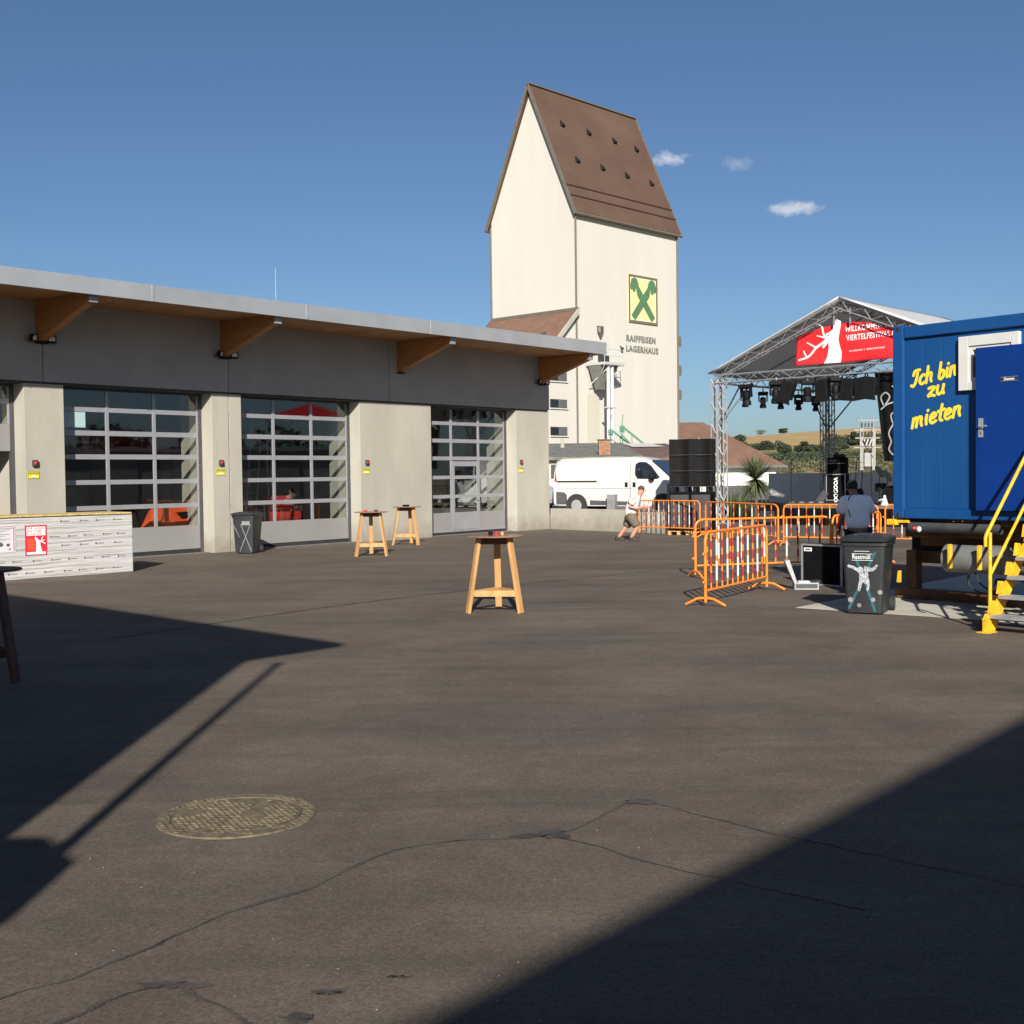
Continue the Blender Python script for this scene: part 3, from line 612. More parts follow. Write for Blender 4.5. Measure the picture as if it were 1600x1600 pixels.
# annex on the near left side
an = thing('silo_annex', 'lower cream annex with small windows and brown lean-to roof against the silo tower', 'building', TO, TR)
AX = 9.0; 
AXe = 15.2; zt = 17.1; ze = zt-AXe*math.tan(R(43.5))
MB().prism([(-.05,0),(-.05,zt-.15),(-AXe,ze-.15),(-AXe,0)], .0, TW, 'y').build('wall', plaster, an)
ar = MB().prism([(-.06,zt),(-.06,zt+.3),(-AXe-.3,ze+.02),(-AXe-.3,ze-.28)], -.3, TW+.3, 'y').build('roof', roof_tile, an)
MB().prism([(-.06,zt-.1),(-.06,zt+.42),(-AXe-.3,ze+.14),(-AXe-.3,ze-.38)], -.5, -.301, 'y').build('verge_board', concrete, ar)
MB().bar((-.14,-.4,zt+.32),(-.14,TW,zt+.32),.16,.3).build('ridge_flashing', verge_m, ar)
for (dx, yy) in ((2.7,1.8),(2.6,4.7),(5.5,3.2)):
    zz = zt+.3-dx*math.tan(R(43.5)); MB().add([(-dx,yy-.2,zz),(-dx,yy+.2,zz),(-dx+.5,yy,zz+.55),(-dx-.35,yy,zz+.15)], [(0,1,2),(0,2,3),(1,2,3)]).build('roof_vent', darkgrey, ar)
for z0 in (10.55, 8.05, 5.49):
    w = B(-3.85,-1.5,-.04,-.002,z0,z0+.8).build('window', darkgrey, an)
    B(-3.8,-2.78,-.06,-.041,z0+.05,z0+.75).build('pane', car_glass, w); B(-2.72,-1.56,-.06,-.041,z0+.05,z0+.75).build('shutter', mat('shutter_grey', (.10,.10,.11), .6), w)
    B(-3.95,-1.4,-.14,-.001,z0-.12,z0-.01).build('sill', plaster, w)
def at_t(x, y, z): return Matrix.Translation(TO) @ Matrix.Rotation(TR, 4, 'Z') @ Vector((x, y, z))
lg = thing('logo_panel', 'pale yellow square emblem panel with crossed green horse-head gable boards on the tower', 'sign', at_t(0,-.01,0), TR)
x0, x1, z0, z1 = 7.9, 12.6, 16.87, 21.6
B(x0,x1,-.08,0,z0,z1).build('panel', logo_y, lg)
MB().box(x0,x1,-.12,-.081,z1-.22,z1).box(x0,x1,-.12,-.081,z0,z0+.22).box(x0,x0+.22,-.12,-.081,z0+.22,z1-.22).box(x1-.22,x1,-.12,-.081,z0+.22,z1-.22).build('border', logo_b, lg)
MB().box(x0+.25,x1-.25,-.1,-.081,z1-.38,z1-.25).box(x0+.25,x1-.25,-.1,-.081,z0+.25,z0+.38).box(x0+.25,x0+.38,-.1,-.081,z0+.38,z1-.38).box(x1-.38,x1-.25,-.1,-.081,z0+.38,z1-.38).build('inner_border', mat('logo_cream', (.7,.66,.5), .8, var=.03), lg)
def LP(u, v): return (x0+(x1-x0)*u, z0+(z1-z0)*v)
for k in (0, 1):
    fx = (lambda u: u) if k == 0 else (lambda u: 1-u)
    # board from bottom right up to the top left, ending in a horse head
    pl_ = [(.91,.15),(.79,.05),(.30,.57),(.27,.66),(.255,.735),(.235,.725),(.23,.66),(.16,.64),(.13,.70),(.09,.67),(.055,.71),(.06,.80),(.09,.89),(.14,.93),(.20,.945),(.27,.93),(.31,.87),(.345,.81),(.33,.79),(.45,.66)]
    MB().prism([LP(fx(u), v) for u, v in pl_], -.09-.02*(k+1), -.083-.003*k, 'y').build('gable_board', logo_g, lg)
wd = thing('wall_lettering', 'grey capital lettering in two lines below the emblem on the tower', 'lettering', at_t(7.5,-.02,0), TR)
text_mesh('text_line', 'RAIFFEISEN', .84, letter_g, wd, (.02,0,15.0), sx=1.0, bold=.032, ext=.03, space=1.18).scale = (1.0,1,1)
text_mesh('text_line', 'LAGERHAUS', .84, letter_g, wd, (-.02,0,13.98), sx=1.0, bold=.032, ext=.03, space=1.18).scale = (1.0,1,1)
sh = thing('coat_of_arms', 'dark shield-shaped coat of arms on the silo wall above the loading platform', 'sign', at_t(3.48,-.02,15.5), TR)
MB().prism([(-.45,.6),(.45,.6),(.42,-.1),(0,-.7),(-.42,-.1)], -.1, 0, 'y').build('shield', mat('shield_dark', (.08,.075,.06), .6), sh); MB().prism([(-.35,.5),(-.05,.5),(-.05,0),(-.35,-.0)], -.12, -.101, 'y').build('field', mat('shield_grey', (.3,.3,.28), .6), sh); MB().prism([(.05,-.05),(.32,-.08),(.05,-.5)], -.12, -.101, 'y').build('field', mat('shield_brown', (.2,.12,.07), .6), sh)
lp = thing('wall_lamp', 'small dark wall lamp to the right of the loading platform railing', 'lamp', at_t(6.55,-.3,14.12), TR); MB().ball((0,0,0),(.17,.17,.17)).build('head', darkgrey, lp); MB().tube((0,0,.05),(0,.3,.3),.05,6).build('arm', darkgrey, lp)
pf = thing('loading_platform', 'white railed loading platform with hoppers and two silver pipes at the silo', 'platform', at_t(0,-.15,0), TR)
wsteel = mat('white_steel', (.45,.45,.43), .5, .1, var=.06)
B(1.2,4.2,-2.3,-.02,12.15,12.4).build('deck', wsteel, pf)
for x in (1.25,2.0,2.75,3.5,4.15): MB().tube((x,-2.2,12.4),(x,-2.2,13.6),.035,6).build('railing_post', wsteel, pf)
for z in (13.0,13.6): MB().tube((1.25,-2.2,z),(4.15,-2.2,z),.03,6).build('railing', wsteel, pf)
for x in (2.14, 2.72): MB().tube((x,-1.9,2.0),(x,-1.9,12.15),.17,12).build('pipe', mat('white_pipe', (.56,.56,.54), .4, var=.05), pf, smooth=40)
for (xa, xb, xc, zb) in ((1.25,2.45,2.3,9.9),(2.55,3.9,3.3,9.9)):
    MB().loft([[(xa,-1.7,12.14),(xb,-1.7,12.14),(xb,-.2,12.14),(xa,-.2,12.14)],[(xc-.35,-1.1,zb),(xc+.2,-1.1,zb),(xc+.2,-.5,zb),(xc-.35,-.5,zb)]]).build('hopper', mat('hopper_grey', (.15,.15,.14), .6), pf)
for a, b in (((1.25,-2.2,12.1),(2.2,-.3,10.2)),((2.1,-2.2,12.1),(1.35,-.3,10.3)),((4.1,-2.2,12.1),(2.9,-.3,10.2)),((3.3,-2.2,12.1),(4.0,-.3,10.9))): MB().bar(a, b, .08, .08).build('strut', wsteel, pf)
for x in (3.0,3.3): MB().tube((x,-1.2,12.4),(x,-1.2,15.6),.03,6).build('ladder_stile', wsteel, pf)
for k in range(8): MB().tube((3.0,-1.2,12.8+.36*k),(3.3,-1.2,12.8+.36*k),.02,5).build('rung', wsteel, pf)
for x0_, x1_ in ((1.5,1.9),(2.0,2.2),(2.5,2.75)): B(x0_,x1_,-1.6,-1.2,12.41,13.1).build('motor_box', darkgrey, pf)
B(1.7,3.1,-2.1,-1.7,8.1,8.2).build('pipe_clamp', wsteel, pf)
B(1.5,3.0,-.08,-.001,1.5,9.6).build('silo_door_field', mat('door_field', (.45,.43,.35), .8, var=.03), pf)

# low sheds in front of the tower
s1 = thing('low_shed', 'low shed with grey felt roof in front of the silo tower behind the white van', 'shed', (0,0,0))
MB().prism([(68,.4),(68,2.7),(80,3.72),(80,.4)], -6.0, 7.2, 'x').build('wall', plaster, s1)
MB().prism([(67.6,2.69),(67.6,2.86),(80.2,3.93),(80.2,3.76)], -6.2, 7.3, 'x').build('roof', gravel_roof, s1)
B(2.2,3.15,67.9,67.99,1.7,2.45).build('window', darkgrey, s1)
MB().tube((3.2,76,3.3),(3.2,76,4.15),.18,10,.06).build('roof_vent', concrete, s1)
s2 = thing('brown_shed', 'low shed with brown roof and pale sheets right of the brick chimney', 'shed', (0,0,0))
MB().prism([(68,.4),(68,2.6),(80,3.62),(80,.4)], 7.4, 11.2, 'x').build('wall', plaster, s2)
rb = MB().prism([(67.6,2.6),(67.6,2.76),(80.2,3.84),(80.2,3.68)], 7.31, 11.3, 'x').build('roof', mat('shed_roof_brown', (.15,.09,.07), .8, var=.2, vscale=2), s2)
for a, b in ((7.6,9.6),(10.2,11.5)): MB().add([(a,76.3,3.56),(b,76.3,3.56),(b-.5,79.9,3.875),(a-.3,79.9,3.875)], [(0,1,2,3)]).build('roof_sheet', white_pvc, rb)
ch = thing('chimney_stack', 'square brick chimney block rising through the low grey roof below the pipes', 'chimney', (5.29,69.3,2.62))
rows = 11
for r_ in range(rows):
    for c in range(3):
        for yy in (0,):
            off = (.11 if r_ % 2 else 0); a = -.33+c*.22+off-.06; b = min(a+.205, .33); a = max(a, -.33)
            if b-a > .03: B(a, b, -.33, -.2, r_*.105, r_*.105+.09).build('brick', brick_m, ch)
B(-.32,.32,-.31,.32,0,1.15).build('core', mat('mortar', (.25,.2,.15), .9), ch); B(-.36,.36,-.36,.36,1.16,1.24).build('cap', mat('cap_brick', (.12,.075,.05), .9), ch)
# green augers
for k, (ax, az) in enumerate(((7.75,5.35),(8.65,5.6))):
    t = thing('grain_auger', ('left' if k == 0 else 'right')+' green lattice grain conveyor leaning up beside the silo', 'conveyor', (ax, 95, 0), 0, 'green grain conveyors')
    a = Vector((0,0,az)); b = Vector((3.6,0,2.6))
    MB().bar(a, b, .16, .15).build('chute', green_st, t); MB().bar(a+Vector((-.15,-.5,-.6)), b+Vector((-1.2,-.5,-.2)), .07, .09).build('rail', green_st, t)
    MB().bar(a+Vector((0,0,.0)), Vector((.1,0,6.5-k*.0)), .06, .06).build('mast', green_st, t)
    MB().box(-.15,.2,-.2,.2,az-.5,az+.0).build('drive_head', green_st, t)
    for q in range(5):
        f_ = q/5; MB().bar(a.lerp(b, f_)+Vector((0,-.5,-.1)), a.lerp(b, f_+.12)+Vector((-.4,-.5,-.75)), .05, .05).build('strut', green_st, t)
    for x in (0,1.2): MB().bar((x,-.4,az-.8-x*.5),(x+.1,-.4,.5),.08,.08).build('leg', green_st, t)
# house with hipped roof
hs = thing('house', 'white bungalow with a brown hipped roof left of the stage', 'house', (0,0,-1.31)); hs.scale = (1.69,1.69,1.69)
B(5.5,16.3,75,85,1.0,2.3).build('wall', plasterw, hs)
E_ = [(5.0,74.5,2.28),(16.85,74.5,2.28),(16.85,85.5,2.28),(5.0,85.5,2.28),(9.5,80,5.2),(12.6,80,5.2)]
MB().add(E_, [(0,1,5,4),(1,2,5),(2,3,4,5),(3,0,4)]).build('roof', roof_tile, hs)
B(5.0,16.9,74.42,74.5,2.15,2.29).build('gutter', mat('gutter_green', (.08,.10,.09), .5), hs)
MB().tube((10.5,80,5.2),(10.5,80,5.5),.12,8).build('roof_vent', darkgrey, hs)

# transformer mast
tm_ = thing('transformer_mast', 'twin-pole transformer mast with insulators behind the stage', 'mast', (26.3,90,0))
pg = mat('pole_concrete', (.27,.26,.235), .8, var=.1)
for x in (-.42,.48): B(x-.13,x+.13,-.12,.12,.3,5.0).build('pole', pg, tm_)
for x in (-.42,.48): MB().tube((x,0,5.0),(x,0,5.9),.05,6).build('mast_pipe', pg, tm_)
for z, w in ((4.9,1.0),(4.3,.9),(5.6,.8),(3.6,1.0)): MB().bar((-w+.03,0,z),(w+.03,0,z),.12,.1).build('crossarm', pg, tm_)
B(-.25,.35,-.25,.2,2.2,3.2).build('transformer', mat('trafo_grey', (.3,.3,.29), .6), tm_); B(-.6,.75,-.3,.3,1.85,1.95).build('platform', darkgrey, tm_)
for x in (-.4,-.15,.1,.35):
    MB().tube((x,-.2,3.7),(x+.2,-.2,4.2),.06,6).build('insulator', wsteel, tm_); MB().tube((x,-.1,4.4),(x,-.1,4.75),.07,6).build('insulator', darkgrey, tm_); MB().tube((x,-.1,5.1),(x,-.1,5.4),.05,6).build('insulator', darkgrey, tm_)

# ------------------------------------------------------------------ stage
SO = Vector((7.69, 45.08, 0)); SR = R(-43.0)
def at_s(x, y, z): return Matrix.Translation(SO) @ Matrix.Rotation(SR, 4, 'Z') @ Vector((x, y, z))
SWd, SDp, SE, SA = 10.0, 8.15, 5.45, 7.78
st_ = thing('stage_roof', 'festival stage roof of aluminium trusses with a white gabled canopy', 'stage', SO, SR)
def truss(name, p, q, w, n, parent, up=(0,0,1), rc=.024, rb=.012, h=None):
    p = Vector(p); q = Vector(q); d = (q-p).normalized(); u = Vector(up); a = d.cross(u).normalized()*w/2; b = a.cross(d).normalized()*(h or w)/2
    cs = [a+b, -a+b, -a-b, a-b]; mb = MB()
    for c in cs: mb.tube(p+c, q+c, rc, 6)
    for i in range(n):
        f0, f1 = i/n, (i+1)/n
        for k in range(4):
            c0, c1 = cs[k], cs[(k+1) % 4]
            if (i+k) % 2: c0, c1 = c1, c0
            mb.tube(p.lerp(q, f0)+c0, p.lerp(q, f1)+c1, rb, 4)
    return mb.build(name, truss_m, parent)
for (x, y) in ((0,0),(SWd,0),(0,SDp),(SWd,SDp)):
    truss('leg', (x-.13,y,0), (x-.13,y,SE-.1), .24, 13, st_, up=(0,1,0)); truss('leg', (x+.16,y,0), (x+.16,y,SE-.1), .24, 13, st_, up=(0,1,0))
    B(x-.4,x+.4,y-.3,y+.3,0,.03).build('base_plate', steel_g, st_)
for y in (0, SDp):
    truss('cross_beam', (-.1,y,5.33), (SWd+.1,y,5.33), .29, 22, st_)
    truss('rafter', (-.15,y,SE-.02), (SWd/2,y,SA-.22), .29, 13, st_); truss('rafter', (SWd+.15,y,SE-.02), (SWd/2,y,SA-.22), .29, 13, st_)
for x in (0, SWd): truss('side_beam', (x,0,5.33), (x,SDp,5.33), .29, 18, st_)
truss('ridge_beam', (SWd/2,0,SA-.3), (SWd/2,SDp,SA-.3), .29, 18, st_)
for x in (-.3, .3): MB().bar((SWd/2+x,0,6.9),(SWd/2+x,0,7.5),.05,.05).build('ridge_hanger', truss_m, st_)
for y in (SDp*.33, SDp*.66):
    for sx_ in (-1, 1): MB().tube((SWd/2+sx_*(SWd/2),y,SE+.1),(SWd/2,y,SA-.12),.03,6).build('purlin', truss_m, st_)
def sroof(sgn):
    mb = MB(); n = 10; vs = []
    for i in range(n+1):
        for j in range(n+1):
            u = i/n; v = j/n; x = SWd/2+sgn*(SWd/2+.3)*(1-u); z = (SE+.12)+(SA+.05-(SE+.12))*u + .03*math.sin(v*12)*math.sin(u*3.1)
            vs.append((x, -.25+(SDp+.5)*v, z))
    mb.add(vs, [(i*(n+1)+j, i*(n+1)+j+1, (i+1)*(n+1)+j+1, (i+1)*(n+1)+j) for i in range(n) for j in range(n)])
    o = mb.build('canopy_sheet', canopy, st_, smooth=60); md = o.modifiers.new('t', 'SOLIDIFY'); md.thickness = .03
sroof(-1); sroof(1)
# braces on the legs
for (x, sx_) in ((0,1),(SWd,-1)):
    for (y, sy_) in ((0,1),(SDp,-1)):
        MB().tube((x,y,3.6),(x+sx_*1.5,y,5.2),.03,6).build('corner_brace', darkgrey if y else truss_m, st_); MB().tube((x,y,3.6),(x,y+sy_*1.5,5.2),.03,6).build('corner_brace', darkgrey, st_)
MB().tube((-.45,-.35,0),(-.75,-.2,3.2),.03,6).build('prop_pole', truss_m, st_)
# banner
bn = thing('festival_banner', 'red festival banner with white stag head hung in the stage gable', 'banner', at_s(-.14,.21,0), SR)
bz0 = 5.62
def btop(x):
    pts = [(3.25,6.66),(4.2,6.86),(5.4,6.98),(6.3,6.88),(8.0,6.4)]
    for (a, za), (b, zb) in zip(pts, pts[1:]):
        if a <= x <= b: return za+(zb-za)*(x-a)/(b-a)
    return 6.4
def fold(x, z): return .035*math.sin(2.2*(x*.8+(z-6)*1.6))+.02*math.sin(5.1*(x*.5-(z-6)*1.1)+1)
nb, nk = 60, 24; vs = []
for i in range(nb+1):
    x = 3.25+4.75*i/nb
    for j in range(nk+1):
        z = bz0+(btop(x)-bz0)*j/nk; vs.append((x, fold(x, z), z+.015*math.sin(3*x)*(1 if j == nk else 0)))
o = MB().add(vs, [(i*(nk+1)+j, (i+1)*(nk+1)+j, (i+1)*(nk+1)+j+1, i*(nk+1)+j+1) for i in range(nb) for j in range(nk)]).build('cloth', banner_red, bn, smooth=80)
o.modifiers.new('t', 'SOLIDIFY').thickness = .006
def drape(o, ox=0.0, oz=0.0, lift=.012):
    """lay a flat mesh on the banner folds"""
    me = o.data; bm = bmesh.new(); bm.from_mesh(me); bmesh.ops.subdivide_edges(bm, edges=[e for e in bm.edges if e.calc_length() > .12], cuts=2, use_grid_fill=True)
    for v in bm.verts: v.co.y += fold(v.co.x, v.co.z)-lift
    bm.to_mesh(me); bm.free()
def bp(px, py):      # picture of the banner in its own coordinates (0..1280 x 0..640 grid)
    u = (px-230)/1280.0; x = 3.25+u*4.05/1.02; zb = bz0; zt_ = 6.95+0*u
    base = 905-u*115; return (x, bz0+(base-py)/385.0*1.28)
head = [(735,410),(790,430),(787,500),(778,560),(768,620),(775,680),(790,740),(788,800),(780,852),(690,860),(578,868),(610,815),(628,760),(640,700),(640,655),(610,640),(590,600),(610,560),(650,545),(680,530),(700,480)]
mb = MB(); hp = [bp(*p) for p in head]
import mathutils
tri = mathutils.geometry.tessellate_polygon([[Vector((a, b, 0)) for a, b in hp]])
mb.add([(a, 0, b) for a, b in hp], [tuple(t) for t in tri])
for pts, w, w2 in (([(640,610),(560,660),(480,710),(420,780),(370,815),(270,845)], .10, .05), ([(480,705),(420,680),(360,655)], .055,.03), ([(375,810),(345,775),(328,742)], .05,.03), ([(590,600),(572,540),(560,485),(500,460)], .08,.04), ([(590,605),(540,590),(488,583)], .05,.03), ([(625,640),(590,680),(565,705)], .11,.07)):
    q = catmull([bp(*p) for p in pts], 4); n_ = len(q)
    for i in range(n_-1):
        a = Vector(q[i]); b = Vector(q[i+1]); d = (b-a).normalized(); nn = Vector((-d.y, d.x)); w0 = (w+(w2-w)*i/n_)/2; w1 = (w+(w2-w)*(i+1)/n_)/2
        mb.add([(*(a+nn*w0),), (*(b+nn*w1),), (*(b-nn*w1),), (*(a-nn*w0),)] and [((a+nn*w0).x,0,(a+nn*w0).y),((b+nn*w1).x,0,(b+nn*w1).y),((b-nn*w1).x,0,(b-nn*w1).y),((a-nn*w0).x,0,(a-nn*w0).y)], [(0,1,2,3)])
o = mb.build('stag_emblem', banner_white, bn); drape(o)
e_ = MB(); c_ = bp(640,578); e_.add([(c_[0]+.035*math.cos(a), 0, c_[1]+.025*math.sin(a)) for a in [k*math.pi/4 for k in range(8)]], [tuple(range(8))]); c_ = bp(745,432); e_.add([(c_[0]-.04,0,c_[1]+.0),(c_[0]+.05,0,c_[1]-.0),(c_[0]+.03,0,c_[1]-.05)], [(0,1,2)]); o = e_.build('stag_eye', banner_red, bn); drape(o, lift=.02)
for txt, px, py, sz in (('WILLKOMMEN BEIM', 848, 543, .27), ('VIERTELFESTIVAL NÖ', 862, 632, .27)):
    x_, z_ = bp(px, py)
    o = text_mesh('banner_text', txt, sz, banner_white, bn, bold=.003, ext=0, rot=(0,0,0), space=1.1)
    me = o.data; sc_ = .69
    for v in me.vertices: v.co = Vector((x_+v.co.x*sc_, 0, z_+v.co.y+.02*v.co.x))
    o.rotation_euler = (0,0,0); o.scale = (1,1,1); drape(o)
x_, z_ = bp(880, 745); o = text_mesh('banner_text', 'viertelfestival  |  niederösterreich', .10, banner_white, bn, ext=0, rot=(0,0,0))
for v in o.data.vertices: v.co = Vector((x_+v.co.x, 0, z_+v.co.y+.02*v.co.x))
o.scale = (1,1,1); drape(o)
# deck
dk = thing('stage_deck', 'low black-skirted stage platform under the canopy', 'stage deck', at_s(0,0,0), SR)
for i in range(4):
    for j in range(3): B(1.6+2*i+.01, 1.6+2*i+1.99, .3+2.4*j, .3+2.4*j+2.38, .60, .70).build('deck_panel', mat('deck_ply', (.05,.035,.028), .6, var=.15), dk)
B(1.6,9.6,.26,.299,.60,.71).build('edge_rail', mat('edge_timber', (.22,.13,.07), .6), dk)
sk = MB(); n_ = 160; vs = []
for i in range(n_+1):
    x = 1.6+8*i/n_; vs += [(x,.27+.03*math.sin(i*1.3),0),(x,.27+.01*math.sin(i*1.3),.6)]
sk.add(vs, [(2*i,2*i+2,2*i+3,2*i+1) for i in range(n_)]); vs = []
for i in range(n_+1):
    y = .3+7.2*i/n_; vs += [(1.58+.03*math.sin(i*1.3),y,0),(1.58+.01*math.sin(i*1.3),y,.6)]
sk.add(vs, [(2*i,2*i+2,2*i+3,2*i+1) for i in range(n_)]); sk.build('skirt', black_rough, dk)
# moving heads and blinders
def moving_head(loc, rz, sc, lab, grp, tilt=0.0, src=None):
    if src is None:
        t = thing('moving_head_light', lab, 'stage light', loc, rz, grp)
        B(-.2,.2,-.16,.16,-.12,0).build('base', blackm, t, bevel=.02)
        y_ = MB().box(-.19,-.15,-.07,.07,-.42,-.1).box(.15,.19,-.07,.07,-.42,-.1).box(-.19,.19,-.07,.07,-.155,-.121).build('yoke', blackm, t)
        MB().loft([[(r*math.cos(2*math.pi*i/14), r*math.sin(2*math.pi*i/14), z) for i in range(14)] for r, z in ((.06,-.22),(.12,-.26),(.13,-.42),(.10,-.50),(.135,-.56),(.14,-.68),(.11,-.685))]).build('lamp_head', blackm, t, smooth=40)
        MB().tube((0,0,.0),(0,0,.14),.03,6).build('clamp', steel_g, t)
    else:
        t = copy_tree(src); t['label'] = lab; t['group'] = grp; t.location = loc; t.rotation_euler = (0,0,rz)
    t.scale = (sc, sc, sc); t.rotation_euler.x = tilt; return t
ord_ = ['first','second','third','fourth','fifth']
mh0 = None
for i, y in enumerate((1.83,3.1,4.42,5.81,7.2)):
    m_ = moving_head(at_s(.0, y, 5.0), SR+.5+.2*i, .92, 'small moving head light, %s from the left in the lower row under the side truss' % ord_[i], 'small lights under the side truss', 0, mh0); mh0 = mh0 or m_
for i, x in enumerate((1.2,2.45,3.7,4.75)):
    moving_head(at_s(x, -.05, 5.08), SR+.3*i, 1.12, 'large moving head light, %s from the left in the upper row under the front truss' % ord_[i], 'large lights under the front truss', .12*(-1)**i, mh0)
bl0 = None
for i, (x, a) in enumerate(((3.09,.35),(4.26,-.1),(5.31,.1),(5.72,-.12),(6.15,.15))):
    lab = 'square black blinder lamp, %s from the left under the front truss' % ord_[i]
    if bl0 is None:
        t = bl0 = thing('blinder_lamp', lab, 'stage light', group='square blinders under the front truss')
        B(-.23,.23,-.15,.15,-.72,-.12).build('housing', blackm, t, bevel=.02); MB().prism([(-.25,-.70),(.25,-.70),(.31,-.88),(-.31,-.88)], -.16, -.14, 'y').build('barn_door', blackm, t)
        MB().box(-.26,-.235,-.03,.03,-.42,.0).box(.235,.26,-.03,.03,-.42,.0).box(-.26,.26,-.03,.03,0.0,.03).build('yoke', blackm, t)
        for q in (0,1): MB().tube((-.1+.2*q,-.16,-.42),(-.1+.2*q,-.151,-.42),.085,12).build('lens', blackm, t)
    else: t = copy_tree(bl0); t['label'] = lab
    t.location = at_s(x, -.1, 5.15); t.rotation_euler = (0, a, SR+.2*a)
# drape with white swirls
dr_ = thing('stage_drape', 'black hanging cloth painted with white swirling lines at the right of the stage', 'curtain', at_s(6.15,.3,0), SR)
cl = MB(); n_ = 30; vs = []
for i in range(n_+1):
    u = i/n_
    for z, x0_ in ((2.2,.22),(5.25,-.12)): vs.append((x0_+(1.9-x0_)*u, .03*math.sin(i*1.1)-.02, z))
cl.add(vs, [(2*i,2*i+2,2*i+3,2*i+1) for i in range(n_)]); cl.build('cloth', black_rough, dr_)
sw = MB()
for pts in ([(.55,4.7),(.75,4.5),(.62,4.2),(.35,4.1),(.15,3.95)], [(.22,4.1),(.14,4.35),(.3,4.5),(.45,4.35),(.3,4.1)], [(.95,3.25),(.75,3.3),(.55,3.5),(.5,3.75),(.62,3.8),(.6,3.5),(.42,3.15),(.5,2.85),(.42,2.6),(.6,2.4),(.75,2.5)], [(.8,4.95),(.6,4.85),(.75,4.75)]):
    sw = MB(); stroke(sw, pts, .05, -.07, .004, lambda u, v: (u, v)); sw.build('painted_swirl', mat('drape_print', (.3,.3,.3), .9), dr_)
def mic_stand(x, y, h, lab, boom):
    t = thing('microphone_stand', lab, 'microphone stand', at_s(x, y, .701), SR, 'microphone stands on the stage')
    MB().tube((0,0,.0),(0,0,h),.014,8).build('pole', blackm, t); 
    for k in range(3): MB().bar((0,0,.06),(.28*math.cos(k*2.1),.28*math.sin(k*2.1),.01),.025,.015).build('foot', blackm, t)
    MB().tube((-.12*boom,0,h-.1),(.38*boom,0,h+.42),.011,6).build('boom_arm', blackm, t); MB().tube((.36*boom,0,h+.40),(.44*boom,0,h+.52),.028,8).build('microphone', blackm, t)
mic_stand(1.75, 2.2, 1.55, 'black microphone stand at the left of the stage', 1); mic_stand(5.56, .97, 1.72, 'black microphone stand behind the man near the stage drape', -.7)
# amplifiers
t = thing('bass_cabinet', 'black speaker cabinet with silver edges and white vertical lettering on the stage', 'amplifier', at_s(2.85,3.54,.78), SR+R(10))
B(-.37,.37,-.01,.45,0,1.0).build('body', black_rough, t, bevel=.01)
for a in ((-.37,-.34,0,1.0),(.34,.37,0,1.0)): B(a[0],a[1],-.03,-.011,a[2],a[3]).build('edge_profile', steel_g, t)
for a in ((0,.03),(.97,1.0)): B(-.34,.34,-.03,-.011,a[0],a[1]).build('edge_profile', steel_g, t)
text_mesh('lettering', 'VOODOO', .20, letter_w, t, (-.07,-.013,.87), rot=(R(90),R(90),0), bold=.008)
B(-.3,.3,.05,.4,-.08,-.001).build('castor_base', blackm, t)
t = thing('bass_amplifier', 'black amplifier combo on top of the lettered speaker cabinet', 'amplifier', at_s(2.85,3.54,1.785), SR+R(10))
B(-.33,.35,-.01,.42,0,.62).build('body', black_rough, t, bevel=.015); B(-.25,.05,-.02,-.011,.43,.55).build('control_panel', grey_plastic, t); B(-.33,.35,-.025,-.011,.385,.4).build('trim', steel_g, t); MB().ball((-.0,.1,.7),(.13,.13,.1)).ball((.2,.12,.67),(.15,.15,.08)).build('cable_coil', rubber, t)
t = thing('guitar_rack', 'cluster of dark guitars and chrome stands right of the speaker cabinet', 'guitar rack', at_s(3.6,3.3,.7), SR)
for k in range(4):
    MB().tube((.12*k,0,0),(.12*k+.05,.1,1.75-.2*k),.018,6).build('stand_pole', darkgrey if k % 2 else steel_g, t)
    MB().ball((.12*k+.02,0,.35),(.12,.05,.2)).build('guitar_body', blackm, t)
for z in (1.1,1.3,1.5): MB().tube((-.1,0,z),(.5,0,z),.012,6).build('crossbar', steel_g, t)
t = thing('drum_kit', 'black drum kit half hidden behind the blue container', 'drum kit', at_s(5.95,1.8,.70), SR)
MB().tube((0,-.2,.33),(0,.2,.33),.33,20).build('bass_drum', blackm, t); MB().tube((-.45,0,.45),(-.45,0,.75),.2,14).build('tom', blackm, t); MB().tube((.4,0,.45),(.4,0,.8),.22,14).build('tom', blackm, t)
for x, z in ((-.55,1.15),(.5,1.25),(-.25,1.0)): MB().tube((x,.1,z),(x+.02,.1,z+.012),.24,16).build('cymbal', mat('brass', (.3,.22,.1), .35, .8), t); MB().tube((x,.1,0),(x,.1,z),.012,6).build('stand', blackm, t)
t = thing('effects_board', 'black cables and pedals lying on the stage floor left of the cabinet', 'cable pile', at_s(2.0,2.9,.701), SR)
for k in range(7): MB().box(-.7+.2*k,-.57+.2*k,-.05,.1,0,.05).build('pedal', darkgrey if k % 2 else steel_g, t)
MB().pipe(catmull([(-.8,.2,.02),(-.3,.3,.03),(.2,.1,.06),(.5,.3,.03),(.9,.2,.03)]), .02, 6).build('cable', rubber, t); MB().bar((.35,.25,.02),(.62,.3,.42),.05,.25).build('side_wedge', grey_plastic, t)
t = thing('stage_figure', 'small white cloth figure with outstretched arm at the stage edge', 'figure', at_s(6.3,.45,.715), SR)
MB().loft([[(r*math.cos(2*math.pi*i/12), r*.7*math.sin(2*math.pi*i/12), z) for i in range(12)] for r, z in ((.15,0),(.10,.12),(.075,.2),(.05,.25),(.055,.29),(.03,.345))]).build('robe', white_r, t, smooth=50)
MB().tube((-.03,0,.2),(-.21,0,.16),.045,8,.03).build('arm', white_r, t, smooth=50)
